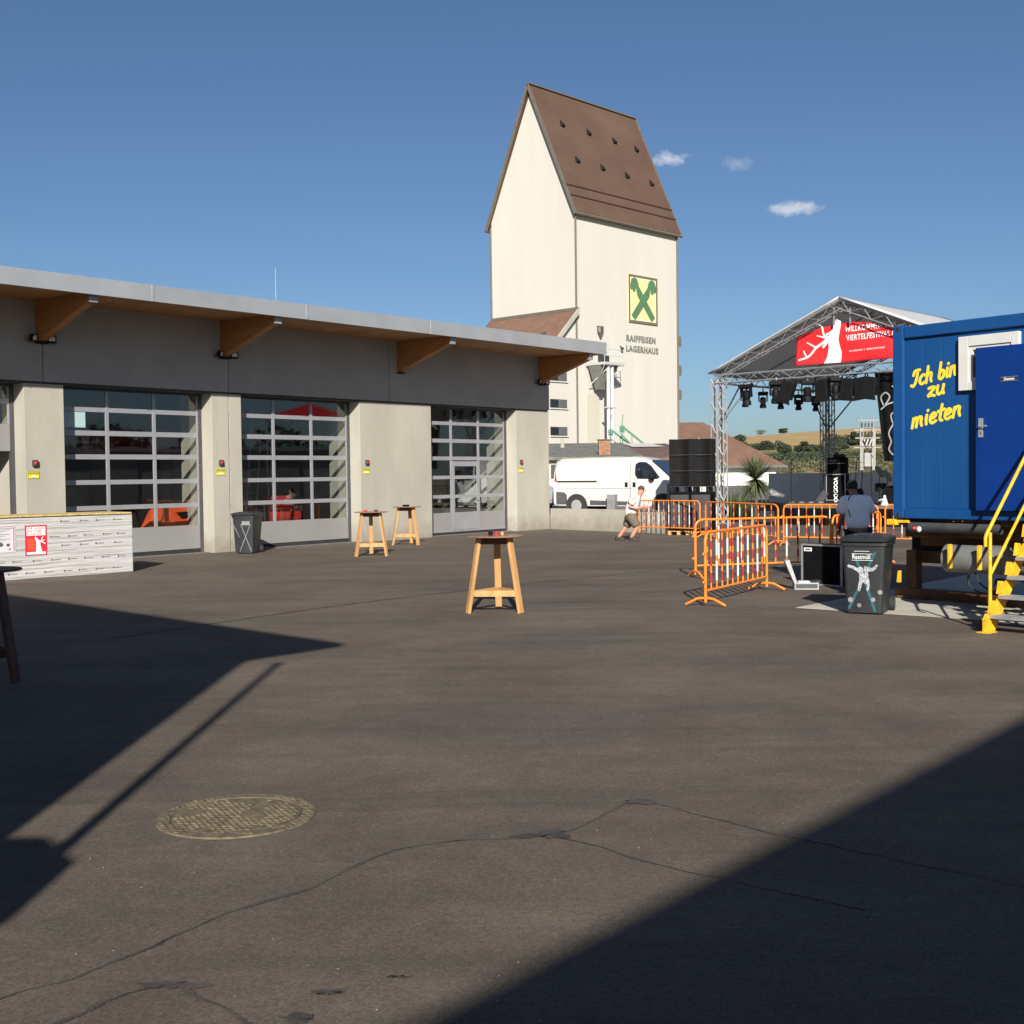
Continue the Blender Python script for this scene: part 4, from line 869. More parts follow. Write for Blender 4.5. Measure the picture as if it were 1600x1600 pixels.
t = thing('floor_monitor', 'black wedge monitors in the shade left of the stage platform', 'loudspeaker', (9.35,43.6,0), SR); MB().prism([(-.4,0),(.45,0),(.3,.75),(-.1,.8)], -.35,.35,'y').build('body', black_rough, t, bevel=.02); B(-.3,.3,-.37,-.351,.1,.5).build('grille', darkgrey, t)

# PA stack: cabinets on two pallets
PA = R(-20)
PO = Vector((5.55, 37.35, 0))
def at_p(x, y, z): return PO + Matrix.Rotation(PA, 3, 'Z') @ Vector((x, y, z))
pal0 = None
for k, x in enumerate((-.36,.36)):
    if pal0 is None:
        t = pal0 = thing('pallet', 'wooden pallet under the left half of the loudspeaker stack', 'pallet', group='pallets under the loudspeakers')
        for q in (-.28,0,.28): B(q-.05,q+.05,-.4,.4,.0,.10).build('runner', pine, t)
        for q in range(5): B(-.34,.34,-.4+.165*q,-.4+.165*q+.13,.101,.125).build('slat', pine, t)
    else: t = copy_tree(pal0); t['label'] = 'wooden pallet under the right half of the loudspeaker stack'
    t.location = at_p(x,0,0); t.rotation_euler = (0,0,PA)
sp0 = None
for c in range(2):
    for r_ in range(3):
        lab = 'black tall-stack loudspeaker cabinet, %s column, %s row' % (('left','right')[c], ('bottom','middle','top')[r_])
        if sp0 is None:
            t = sp0 = thing('line_speaker', lab, 'loudspeaker', group='loudspeakers in the upper stack')
            n_ = 10; B(-.32,-.29,-.33,.35,0,.483).build('side_panel', blackm, t); B(.29,.32,-.33,.35,0,.483).build('side_panel', blackm, t)
            ring_ = [(-.29+.58*i/n_, -.33+.12*math.sin(math.pi*i/n_)) for i in range(n_+1)]+[(.29,.35),(-.29,.35)]
            MB().prism(ring_, .004, .4795, 'z').build('curved_front', mat('speaker_mesh', (.008,.0075,.0075), .8, spec=.2, var=.3, vscale=30), t, smooth=30)
            B(-.32,.32,-.345,-.331,-.006,.006).build('joint_bar', darkgrey, t)
        else: t = copy_tree(sp0); t['label'] = lab
        t.location = at_p(-.325+.65*c, 0, 1.475+.485*r_); t.rotation_euler = (0,0,PA)
for c in range(2):
    t = thing('subwoofer', 'black subwoofer cabinet at the bottom %s of the loudspeaker stack' % ('left','right')[c], 'loudspeaker', at_p(-.325+.65*c,0,.127), PA, 'subwoofers')
    B(-.32,.32,-.35,.35,0,1.18).build('body', black_rough, t, bevel=.015); B(-.28,.28,-.362,-.351,.08,1.1).build('grille', darkgrey, t)
    for x in (-.2,.2): B(x-.05,x+.05,-.3,.3,1.181,1.34).build('riser', blackm, t)

# ------------------------------------------------------------------ barriers
bar0 = None
def barrier(a, b, lab, lean=0.0):
    global bar0
    a = Vector((*a,0)); b = Vector((*b,0)); L = (b-a).length; ang = math.atan2(b.y-a.y, b.x-a.x)
    if bar0 is None:
        t = bar0 = thing('crowd_barrier', lab, 'barrier', group='orange crowd barriers')
        W_ = 2.5; r = .14
        pts = [(0,0,.06),(0,0,1.05-r)] + [(r-r*math.cos(q*math.pi/10),0,1.05-r+r*math.sin(q*math.pi/10)) for q in range(1,6)] + [(W_-r+r*math.sin(q*math.pi/10),0,1.05-r+r*math.cos(q*math.pi/10)) for q in range(0,6)] + [(W_,0,.06)]
        MB().pipe(pts, .021, 10).tube((0,0,.22),(W_,0,.22),.018,8).build('frame', orange, t, smooth=50)
        for k in range(11):
            x = W_*(k+1)/12; mb = MB()
            if k % 2 == 0: segs = [(.22,.32,1),(.32,.46,2),(.46,.56,1),(.56,.70,2),(.70,.80,1),(.80,.92,2),(.92,1.04,0)]
            else: segs = [(.22,.34,0),(.34,.62,1),(.62,.70,0),(.70,.93,1),(.93,1.04,0)]
            for z0_, z1_, mi in segs:
                mb.mi = {0:0, 1:(0 if k % 2 == 0 else 1), 2:2}[mi] if k % 2 == 0 else {0:0,1:1}[mi]
                mb.tube((x,0,z0_),(x,0,z1_),.0125 if mb.mi == 0 else .0165,8)
            mb.build('bar', [orange, white_r, red_r], t, smooth=50)
        for x in (0, W_):
            MB().pipe([(x,-.3,.02),(x,-.22,.06),(x,-.12,.11),(x,0,.12),(x,.12,.11),(x,.22,.06),(x,.3,.02)], .02, 8).build('foot', orange, t, smooth=50)
        MB().tube((-.02,0,.75),(-.06,0,.75),.02,8).tube((-.02,0,.35),(-.06,0,.35),.02,8).build('coupling_hook', orange, t)
    else: t = copy_tree(bar0); t['label'] = lab
    t.location = a; t.rotation_euler = (lean, 0, ang); t.scale = (L/2.5, 1, 1); return t
barrier((2.73,17.2), (4.07,19.45), 'orange crowd barrier standing nearest the camera in sun with red and white bars')
barrier((3.3,21.9), (5.95,22.7), 'orange crowd barrier directly behind the nearest one, parallel to the stage')
barrier((4.0,38.25), (5.62,36.35), 'far orange barrier being pushed by the man in shorts')
barrier((5.62,35.3), (6.85,31.3), 'orange barrier in front of the stage leg and loudspeaker stack')
barrier((6.97,31.2), (9.03,30.0), 'orange barrier in front of the stage platform, left of the man in blue shirt')
barrier((9.18,29.9), (11.3,28.8), 'orange barrier at the stage, partly hidden by the blue container')
barrier((6.05,22.95), (7.55,24.9), 'shaded orange barrier behind the black flight case and man')

# ------------------------------------------------------------------ bar tables
tb0 = None
def bar_table(x, y, rz, lab, h=1.06):
    global tb0
    if tb0 is None:
        t = tb0 = thing('bar_table', lab, 'bar table', group='wooden bar tables on three legs')
        n_ = 40; MB().loft([[(r*math.cos(2*math.pi*i/n_), r*math.sin(2*math.pi*i/n_), z) for i in range(n_)] for r, z in ((.385,1.042),(.395,1.048),(.395,1.058),(.388,1.064))]).build('table_top', tabletop, t, smooth=40)
        P = []
        for k, a in enumerate((205,325,85)):
            a = R(a); f_ = Vector((.42*math.cos(a),.42*math.sin(a),0)); u_ = Vector((.245*math.cos(a),.245*math.sin(a),1.04)); P.append((f_, u_))
            MB().bar(f_, u_, .092, .048, up=(math.cos(a),math.sin(a),0)).build('leg', pine, t, bevel=.004)
        for k in range(3):
            for z, hh, w in ((.27,.085,.03),(.99,.09,.03)):
                a = P[k][0].lerp(P[k][1], z/1.04); b = P[(k+1) % 3][0].lerp(P[(k+1) % 3][1], z/1.04)
                d = (b-a).normalized(); MB().bar(a+d*.03, b-d*.03, w, hh).build('stretcher' if z < .5 else 'apron', pine if z < .5 else wood_shade, t, bevel=.003)  # aprons coloured dark for the shade under the table top
    else: t = copy_tree(tb0); t['label'] = lab
    t.location = (x, y, 0); t.rotation_euler = (0,0,rz); return t
bar_table(-.24, 16.88, 0, 'wooden bar table standing alone in the middle of the yard')
bar_table(-3.38, 29.1, R(12), 'wooden bar table nearer the camera of the pair by the wide pillar')
bar_table(-2.9, 33.6, R(-6), 'wooden bar table closest to the wide pillar, right of the pair')
t4 = bar_table(-5.11, 11.6, R(15), 'bar table coloured dark for the shade, cut off by the left edge')
for ch_ in t4.children:
    ch_.data = ch_.data.copy(); ch_.data.materials.clear(); ch_.data.materials.append(wood_shade)  # shade on this table is put into its wood colour
def cup(x, y, z, r, h, mt, lab, cat='cup', name='cup'):
    n_ = 14; o = MB().loft([[(q*math.cos(2*math.pi*i/n_), q*math.sin(2*math.pi*i/n_), zz) for i in range(n_)] for q, zz in ((r*.8,0),(r,h),(r*.88,h),(r*.7,.01))]).build(name, mt, smooth=40); o.location = (x, y, z); return tag(o, lab, cat)
TZ = 1.0665
cup(-.30,16.82,TZ,.035,.05,blackm,'small black ashtray on the middle bar table','ashtray','ashtray'); cup(-.22,16.80,TZ,.03,.055,red_m,'small red cup beside the black ashtray on the middle table'); cup(-.14,16.84,TZ,.028,.045,pine,'small tan cup right of the red cup on the middle table')
cup(-3.5,29.0,TZ,.05,.04,red_m,'red ashtray, left one on the nearer of the paired tables','ashtray','ashtray'); cup(-3.25,29.05,TZ,.05,.04,darkgrey,'dark ashtray, right one on the nearer of the paired tables','ashtray','ashtray')
cup(-2.92,33.5,TZ,.10,.05,blackm,'wide black ashtray on the table closest to the pillar','ashtray','ashtray')
cup(-5.0,11.45,TZ,.07,.05,blackm,'black ashtray on the shaded table at the left edge','ashtray','ashtray')

# ------------------------------------------------------------------ wrapped stack with posters
bx = thing('wrapped_board_stack', 'long stack of boards wrapped in white printed foil standing before the hall', 'board stack', (-7.82,25.04,0), R(45.2))
B(-4.6,0,0,1.2,0,1.19).build('foil_wrap', foil, bx, bevel=.02)
B(-4.6,.005,-.006,1.2,1.191,1.205).build('edge_band', darkgrey, bx)
for k in range(4): B(-4.55+1.14*k,-4.55+1.14*k+1.12,.02,1.18,1.206,1.235).build('top_board', ply, bx)
pm = MB(); rnd = random.Random(11)
for row, z in enumerate((1.08,.78,.60,.33,.10)):
    for k in range(13):
        x = -4.4+.36*k+rnd.uniform(-.03,.03)+.12*(row % 2); dz = .10*(k-6)*.03 if row in (1,2) else 0
        if (-3.2 < x < -1.75 and z > .4) or x > -.25: continue
        pm.box(x,x+.032,-.0052,-.003,z+dz,z+dz+.035)
        for q in range(4):
            pm.box(x+.05+.035*q,x+.05+.035*q+.026,-.0052,-.003,z+dz+.008+rnd.uniform(-.003,.003),z+dz+.022)
pm.build('foil_print', mat('print_grey', (.10,.10,.10), .6), bx)['kind'] = 'stuff'
po = B(-2.25,-1.82,-.008,-.001,.455,1.04).build('poster', mat('poster_red', (.50,.02,.04), .5, var=.06), bx)
B(-2.22,-1.85,-.0105,-.0081,.84,1.01).build('white_field', banner_white, po); B(-2.22,-1.85,-.0105,-.0081,.475,.52).build('white_field', banner_white, po); B(-2.22,-2.02,-.0105,-.0081,.53,.80).build('red_field', mat('poster_bright_red', (.68,.04,.02), .5), po)
for i, tx in enumerate(('NUR LANDEN','EINE FORM','IN EUROPA')): text_mesh('poster_text', tx, .062, banner_red, po, (-2.215,-.011,.957-.053*i), sx=.9, bold=.001, ext=.0004)
for i in range(5): B(-2.205,-2.205+.12+.02*(i % 3),-.0115,-.0106,.745-.04*i,.755-.04*i).build('print_line', mat('print_orange', (.7,.2,.08), .5), po)
pp = [(-2.06,.80),(-2.045,.815),(-2.0,.765),(-1.95,.73),(-1.955,.65),(-1.92,.525),(-2.04,.525),(-2.03,.70)]
MB().prism(pp, -.0122, -.0107, 'y').build('stag_print', banner_white, po)
an_ = MB(); [stroke(an_, p_, .014, -.0107, .0012, lambda u, v: (u, v)) for p_ in ([(-1.96,.735),(-1.90,.70),(-1.855,.675)], [(-1.93,.72),(-1.92,.78),(-1.90,.81)], [(-1.93,.72),(-1.875,.75)])]; an_.build('stag_print', banner_white, po)
no_ = B(-3.1,-2.43,-.008,-.001,.54,1.06).build('notice_sheet', mat('notice_paper', (.55,.52,.54), .5, var=.04), bx)
MB().box(-3.1,-2.47,-.01,-.0081,1.025,1.035).box(-3.1,-2.47,-.01,-.0081,.995,1.002).box(-2.475,-2.465,-.01,-.0081,.56,1.02).box(-2.45,-2.444,-.01,-.0081,.56,1.05).build('border', mat('maroon_print', (.20,.03,.06), .5), no_)
nm = MB(); 
for i in range(9): nm.box(-3.05,-2.55-.08*(i % 3),-.0095,-.0081,.97-.03*i,.978-.03*i)
nm.ball((-2.72,-.008,.69),(.05,.002,.04),10,6).ball((-2.58,-.008,.68),(.035,.002,.03),10,6).ball((-2.55,-.008,.60),(.02,.002,.015),10,6); nm.build('print', mat('print_dark', (.08,.08,.09), .6), no_)

# ------------------------------------------------------------------ wheelie bins
def rrect(w, d, r, z, cx_=0, cy_=0, k=4):
    out = []
    for (sx_, sy_, a0) in ((1,1,0),(-1,1,90),(-1,-1,180),(1,-1,270)):
        for i in range(k+1):
            a = R(a0+90*i/k); out.append((cx_+sx_*(w/2-r)+r*math.cos(a), cy_+sy_*(d/2-r)+r*math.sin(a), z))
    return out
def wheelie(loc, rz, lab):
    t = thing('wheelie_bin', lab, 'bin', loc, rz, 'wheeled bins')
    MB().loft([rrect(.47,.52,.05,.02,0,-.02), rrect(.52,.60,.05,.5,0,0), rrect(.56,.68,.05,.90,0,.02), rrect(.60,.72,.05,.91,0,.02), rrect(.60,.72,.05,.965,0,.02)]).build('body', bin_m, t, smooth=40)
    ld = MB().loft([rrect(.62,.76,.06,.966,0,.0), rrect(.63,.77,.06,.985,0,0), rrect(.60,.72,.06,1.02,0,.01), rrect(.42,.52,.05,1.045,0,.03), rrect(.38,.48,.05,1.05,0,.03)]).build('lid', bin_m, t, smooth=40)
    MB().tube((-.22,.40,.98),(.22,.40,.98),.018,8).box(-.24,-.2,.36,.42,.93,1.0).box(.2,.24,.36,.42,.93,1.0).build('handle', bin_m, t)
    for q in (-.1,.1): B(q-.02,q+.02,-.3,.25,1.03,1.055).build('lid_rib', bin_m, ld)
    for sx_ in (-1,1):
        w = MB().tube((sx_*.235,.30,.10),(sx_*.29,.30,.10),.10,20).build('wheel', rubber, t, smooth=40); MB().tube((sx_*.291,.30,.10),(sx_*.297,.30,.10),.055,14).build('rim', grey_plastic, w)
    return t
b1 = wheelie((4.76,16.26,0), R(-27), 'large dark grey residual waste bin with teal tape cross and white splashes beside the trailer')
fy = lambda z: -.28-.04*(z/.9)*1.0
def on_front(mb_fn, name, mt, parent, lift=.002):
    m_ = MB(); mb_fn(m_); o = m_.build(name, mt, parent)
    bm = bmesh.new(); bm.from_mesh(o.data); bmesh.ops.subdivide_edges(bm, edges=[e for e in bm.edges if e.calc_length() > .1], cuts=2, use_grid_fill=True)
    for v in bm.verts:
        z = v.co.z; f0 = -.28 if z < .02 else (-.28-.02*(z/.5) if z < .5 else -.30-.02*((z-.5)/.4)); v.co.y += f0-lift
    bm.to_mesh(o.data); bm.free(); return o
ident = lambda u, v: (u, v)
on_front(lambda m_: (stroke(m_, [(-.19,.08),(-.02,.45),(.15,.82)], .035, 0, .001, ident), stroke(m_, [(.14,.05),(.02,.42),(-.12,.80)], .035, 0, .002, ident)), 'tape_cross', teal, b1)
def splash(m_):
    rnd = random.Random(4)
    for pts, w, w2 in (([(-.19,.64),(-.13,.62),(-.06,.58),(.0,.56)], .035,.05), ([(.17,.65),(.12,.60),(.06,.60),(.02,.57)], .03,.07), ([(-.04,.60),(-.02,.5),(-.05,.38),(-.06,.32)], .07,.03), ([(.03,.62),(.04,.5),(.06,.40),(.05,.33)], .05,.03), ([(-.02,.5),(.03,.45)], .08,.09)):
        stroke(m_, pts, w, -.0025, .001, ident, w2)
on_front(splash, 'paint_splash', mat('splash_white', (.36,.38,.40), .6, var=.3, vscale=30), b1, .004)
def stickers(m_):
    for cx_, cz_, r in ((.21,.30,.032),(-.06,.12,.028),(.12,.20,.03),(-.17,.19,.035)): m_.prism([(cx_+r*math.cos(a*math.pi/8), cz_+r*math.sin(a*math.pi/8)) for a in range(16)], -.004, -.005, 'y')
on_front(stickers, 'sticker', tapegrey, b1, .004)
on_front(lambda m_: m_.box(-.15,.12,-.002,0,.715,.72).box(-.15,.12,-.002,0,.80,.805).box(-.12,.08,-.002,0,.835,.84), 'label_line', letter_w, b1, .006)
text_mesh('lettering', 'Restmüll', .085, letter_w, b1, (-.145,-.325,.735), bold=.0, sx=.8)
b2 = wheelie((-6.72,30.85,0), R(-8), 'small dark grey bin with pale crossed tape standing at the slim hall pillar')
on_front(lambda m_: (stroke(m_, [(-.10,.06),(.05,.42),(.19,.74)], .016, 0, .001, ident), stroke(m_, [(.20,.06),(.06,.42),(-.06,.74)], .016, 0, .002, ident), stroke(m_, [(-.26,.74),(-.1,.42)], .012, 0, .001, ident), m_.box(-.03,.17,-.004,-.003,.72,.82)), 'tape_cross', tapegrey, b2)

# ------------------------------------------------------------------ cases
t = thing('flight_case', 'large black grille-fronted flight case with silver edges behind the big bin', 'flight case', (5.13,20.15,0), R(-52))
B(-.40,.40,0,.55,.02,.66).build('body', black_rough, t)
for a in ((-.41,-.385),(.385,.41)): B(a[0],a[1],-.02,.02,.0,.68).build('edge_profile', steel_g, t)
B(-.385,.385,-.02,.02,.655,.68).build('edge_profile', steel_g, t); B(-.385,.385,-.02,.02,.0,.025).build('edge_profile', steel_g, t); B(.385,.41,.021,.55,.655,.68).build('edge_profile', steel_g, t)
B(-.36,-.2,-.006,-.001,.56,.62).build('name_plate', letter_w, t); MB().box(-.33,-.23,-.008,-.0061,.58,.6).build('name_plate_print', letter_k, t)
text_mesh('lettering', 'AUDIO', .15, letter_w, t, (.402,.22,.58), rot=(R(90),R(90),R(90)), bold=.006)
t = thing('tool_case', 'small open silver case with papers lying beside the black flight case', 'case', (4.72,19.5,0), R(-6))
MB().box(-.19,.19,-.02,0,.0,.11).box(-.19,.19,.28,.30,0,.11).box(-.19,-.17,0,.28,0,.11).box(.17,.19,0,.28,0,.11).box(-.17,.17,0,.28,0,.01).build('base', steel_g, t); B(-.172,.172,-.024,-.021,.02,.09).build('side_panel', grey_plastic, t)
MB().prism([(-.19,.09),(-.34,.46),(-.27,.48),(-.15,.12)], .0,.28,'y').build('lid', steel_g, t); MB().prism([(-.165,.13),(-.27,.44),(-.262,.445),(-.155,.135)], .03,.25,'y').build('lid_lining', mat('case_lining', (.25,.24,.2), .9), t)
B(-.12,.05,.04,.2,.10,.13).build('papers', white_r, t); MB().ball((.12,.1,.12),(.05,.05,.03)).ball((.2,.2,.1),(.07,.05,.04)).build('cable', rubber, t)

# ------------------------------------------------------------------ blue container on trailer
CO = Vector((5.17,16.5,0)); CR = R(-51.5)
def at_c(x, y, z): return Matrix.Translation(CO) @ Matrix.Rotation(CR, 4, 'Z') @ Vector((x, y, z))
ct = thing('blue_container', 'blue rental sanitary container with yellow lettering raised on a trailer', 'container', CO, CR)
CL, CW, Z0, Z1 = 6.06, 2.44, 1.25, 3.84
for x in (0, CL-.17):
    for y in (0, CW-.17):
        B(x,x+.17,y,y+.17,Z0,Z1).build('corner_post', blue_c, ct, bevel=.02)
B(.171,CL-.171,.0,.12,3.66,Z1-.02).build('top_rail', blue_c, ct, bevel=.015); B(.171,CL-.171,.0,.12,Z0,1.38).build('bottom_rail', blue_c, ct, bevel=.01)
B(.1,CL-.1,.1,CW-.1,Z1-.1,Z1-.03).build('roof', blue_c, ct); B(.17,CL-.17,.12,CW-.1,Z0,Z0+.08).build('floor', darkgrey, ct)
B(.171,CL-.171,CW-.09,CW-.03,Z0,Z1-.1).build('rear_wall', blue_c, ct); B(.03,.09,.171,CW-.171,Z0,Z1-.1).build('end_wall', blue_c, ct); B(CL-.09,CL-.03,.171,CW-.171,Z0,Z1-.1).build('end_wall', blue_c, ct)
wx0, wx1, wz0, wz1 = .99, 1.81, 2.91, 3.60
for a, b_, za, zb in ((.172,.445,1.381,3.659),(.445,.72,1.381,3.659),(.72,1.04,1.381,3.659),(1.04,1.40,1.381,2.95),(1.40,1.76,1.381,2.95),(1.04,1.40,3.56,3.659),(1.40,1.76,3.56,3.659),(1.76,2.15,1.381,3.659)):
    B(a+.0015,b_-.0015,.045,.09,za,zb).build('wall_panel', blue_c, ct, bevel=.006)
B(3.05,CL-.17,.045,.09,1.381,3.659).build('wall_panel', blue_c, ct)
B(2.12,3.04,.55,.6,1.381,3.6).build('inner_partition', mat('interior_grey', (.3,.3,.3), .7), ct)
for x, z in ((.05,1.28),(.05,3.79)): MB().prism([(x,z-.04),(x+.05,z-.04),(x+.05,z+.03),(x+.025,z+.05),(x,z+.03)] if z < 2 else [(x+.03+.03*math.cos(a*.63), z+.03*math.sin(a*.63)) for a in range(10)], -.003, .004, 'y').build('casting_hole', letter_k, ct)
wn_ = MB().box(wx0,wx0+.14,-.02,.08,wz0,wz1).box(wx1-.10,wx1,-.02,.08,wz0,wz1).box(wx0+.14,wx1-.10,-.02,.08,wz1-.13,wz1).box(wx0+.14,wx1-.10,-.02,.08,wz0,wz0+.11).build('window', white_pvc, ct, bevel=.006)
MB().box(wx0+.141,wx0+.19,.0,.07,wz0+.111,wz1-.131).box(wx1-.15,wx1-.101,.0,.07,wz0+.111,wz1-.131).box(wx0+.19,wx1-.15,.0,.07,wz1-.18,wz1-.131).box(wx0+.19,wx1-.15,.0,.07,wz0+.111,wz0+.16).build('sash', white_pvc, wn_, bevel=.003)
B(wx0+.19,wx1-.15,.03,.034,wz0+.16,wz1-.18).build('pane', clear_glass, wn_); B(wx0+.1,wx1-.1,.3,.32,wz0,wz1).build('inside_blind', darkgrey, wn_)
# lettering as brush strokes
GL = {
 'I': ([[(0.05,.72),(.12,.95),(.32,1.0),(.5,.98)],[(.36,.98),(.34,.6),(.26,.2),(.1,0),(-.05,.08)]], .55),
 'c': ([[(.42,.52),(.25,.60),(.07,.42),(.05,.18),(.2,.02),(.42,.08)]], .50),
 'h': ([[(.1,1.05),(.08,.55),(.05,0)],[(.07,.38),(.25,.60),(.40,.52),(.38,.2),(.44,.02)]], .56),
 'b': ([[(.1,1.05),(.08,.55),(.06,.12),(.22,.0),(.40,.16),(.38,.46),(.22,.52),(.08,.38)]], .54),
 'i': ([[(.1,.58),(.08,.3),(.12,.02)],[(.13,.84),(.14,.86)]], .28),
 'n': ([[(.08,.58),(.07,.3),(.05,0)],[(.07,.36),(.22,.58),(.38,.54),(.37,.25),(.44,.02)]], .56),
 'z': ([[(.04,.54),(.2,.58),(.42,.54),(.25,.3),(.05,.04),(.22,.08),(.46,.0)]], .56),
 'u': ([[(.06,.58),(.05,.2),(.16,.02),(.34,.12),(.4,.3)],[(.42,.58),(.40,.25),(.47,.02)]], .60),
 'm': ([[(.08,.58),(.07,.3),(.05,0)],[(.07,.36),(.2,.58),(.32,.52),(.31,.2),(.30,.0)],[(.32,.36),(.44,.58),(.58,.52),(.57,.22),(.64,.02)]], .80),
 'e': ([[(.08,.28),(.3,.34),(.38,.48),(.24,.60),(.08,.44),(.06,.16),(.2,.0),(.42,.08)]], .50),
 't': ([[(.2,.98),(.17,.5),(.16,.12),(.3,.0)],[(.0,.60),(.2,.64),(.38,.66)]], .40),
}
def brush(txt, x0_, x1_, z0_, z1_, h, parent):
    tot = sum(GL[c][1] if c != ' ' else .4 for c in txt); s_ = (x1_-x0_)/tot; x = 0
    for c in txt:
        if c == ' ': x += .4; continue
        m_ = MB(); dx = x
        for st__ in GL[c][0]:
            stroke(m_, [(p[0]+dx+.12*p[1], p[1]) for p in st__], .038*(h/.2)**.5, .044, .003, lambda u, v: (x0_+u*s_, z0_+(z1_-z0_)*(u/tot)+v*h))
        m_.build('painted_letter', yellow_l, parent); x += GL[c][1]
brush('Ich bin', .27, .93, 3.01, 3.13, .20, ct); brush('zu', .50, .77, 2.86, 2.90, .20, ct); brush('mieten', .26, 1.0, 2.455, 2.60, .21, ct)
# door leaf swung open against the wall
lf = B(1.205,2.09,-.12,-.075,1.375,3.43).build('door', blue_d, ct, bevel=.006); lf.location = (.075, .02, 0)
B(1.25,1.31,-.135,-.121,2.30,2.54).build('handle_plate', steel_g, lf); MB().tube((1.28,-.13,2.44),(1.28,-.18,2.44),.011,8).tube((1.28,-.175,2.44),(1.39,-.175,2.44),.010,8).build('handle_lever', steel_g, lf)
B(1.275,1.285,-.138,-.1355,2.34,2.37).build('keyhole', letter_k, lf)
B(1.545,1.775,-.126,-.1215,2.985,3.04).build('plaque', letter_k, lf); MB().box(1.545,1.775,-.128,-.1265,2.985,2.99).box(1.545,1.775,-.128,-.1265,3.035,3.04).build('plaque_trim', steel_g, lf); text_mesh('plaque_text', 'Damen', .048, letter_w, lf, (1.66,-.1265,2.997), align='CENTER', bold=.001, ext=.001)
for z in (1.6,2.4,3.2): MB().tube((2.1,-.08,z),(2.1,-.08,z+.12),.015,8).build('hinge', steel_g, lf)
B(2.152,2.18,.0,.12,1.381,3.659).build('door_frame', blue_d, ct)
# trailer / roll-off frame below
trl = thing('flatbed_trailer', 'yellow-brown steel trailer frame with air tank under the blue container', 'trailer', CO, CR)
tarp = mat('rolled_tarp', (.05,.052,.055), .6, var=.2)
for y in (.45,1.95): B(-.05,CL,y-.09,y+.09,.98,1.17).build('main_beam', brown_steel, trl, bevel=.01)
for x in (.05,1.5,3,4.5,5.9): B(x,x+.14,.1,2.34,1.171,1.245).build('cross_member', brown_steel, trl)
MB().tube((.2,.12,1.14),(1.5,.12,1.14),.075,12).build('rolled_tarp', tarp, trl, smooth=50)
B(-.10,.06,-.02,.18,1.15,1.235).build('twist_lock', yellow_p, trl, bevel=.02); B(.07,.22,.02,.07,1.19,1.225).build('lock_rod', yellow_p, trl); MB().ball((.35,-.03,1.12),(.04,.04,.03)).build('marker_lamp', red_r, trl); MB().ball((.42,-.03,1.11),(.035,.03,.04)).build('marker_lamp', white_r, trl)
B(.1,2.4,.5,.62,.86,.97).build('side_beam', brown_steel, trl); B(-.85,.2,1.66,1.8,.52,.70).build('lower_beam', brown_steel, trl); B(-.9,2.6,1.82,2.2,.60,1.0).build('dark_filler', blackm, trl); B(.2,3.0,1.62,1.76,.55,.70).build('lower_beam', brown_steel, trl, bevel=.01)  # black box added to keep the space under the container dark
B(-.72,-.56,1.4,1.56,.05,.72).build('landing_leg', brown_steel, trl); B(-.85,-.38,1.35,1.75,.01,.05).build('leg_foot', brown_steel, trl)
MB().tube((.62,.35,.72),(1.45,.35,.72),.19,20).build('air_tank', mat('tank_grey', (.15,.155,.15), .45), trl, smooth=50)
for x in (.80,1.22): MB().box(x-.024,x+.024,.06,.12,.60,.92).build('tank_guard', yellow_p, trl, bevel=.01); 
MB().ball((.55,.4,.72),(.05,.05,.05)).build('lamp', red_r, trl)
MB().pipe(catmull([(1.0,.2,.55),(1.05,.15,.38),(1.25,.15,.3),(1.5,.2,.35),(1.55,.25,.5)]), .012, 6).pipe(catmull([(1.1,.2,.55),(1.2,.15,.42),(1.4,.15,.33),(1.6,.2,.42),(1.9,.25,.52),(2.1,.2,.4),(2.15,.2,.55)]), .012, 6).build('air_hose', rubber, trl)
MB().tube((1.35,.3,.4),(1.45,.3,.4),.09,14).build('hose_reel', rubber, trl)
B(-.9,3.2,1.37,1.5,.02,.16).build('skid_rail', mat('skid_brown', (.11,.045,.018), .7, var=.3), trl); B(.62,.78,1.31,1.369,.04,.12).build('side_marker', mat('marker_orange', (.7,.25,.05), .4), trl)
MB().prism([(-.08,.36),(-.06,.52),(-.03,.52),(-.03,.36)], .2, .24, 'y').build('support_strut', yellow_p, trl)
for x in (3.9,5.1):
    for y in (.25,2.1): w = MB().tube((x,y,.5),(x,y+.28,.5),.5,24).build('wheel', rubber, trl, smooth=40); MB().tube((x,y-.01,.5),(x,y+.29,.5),.26,16).build('rim', steel_g, w)
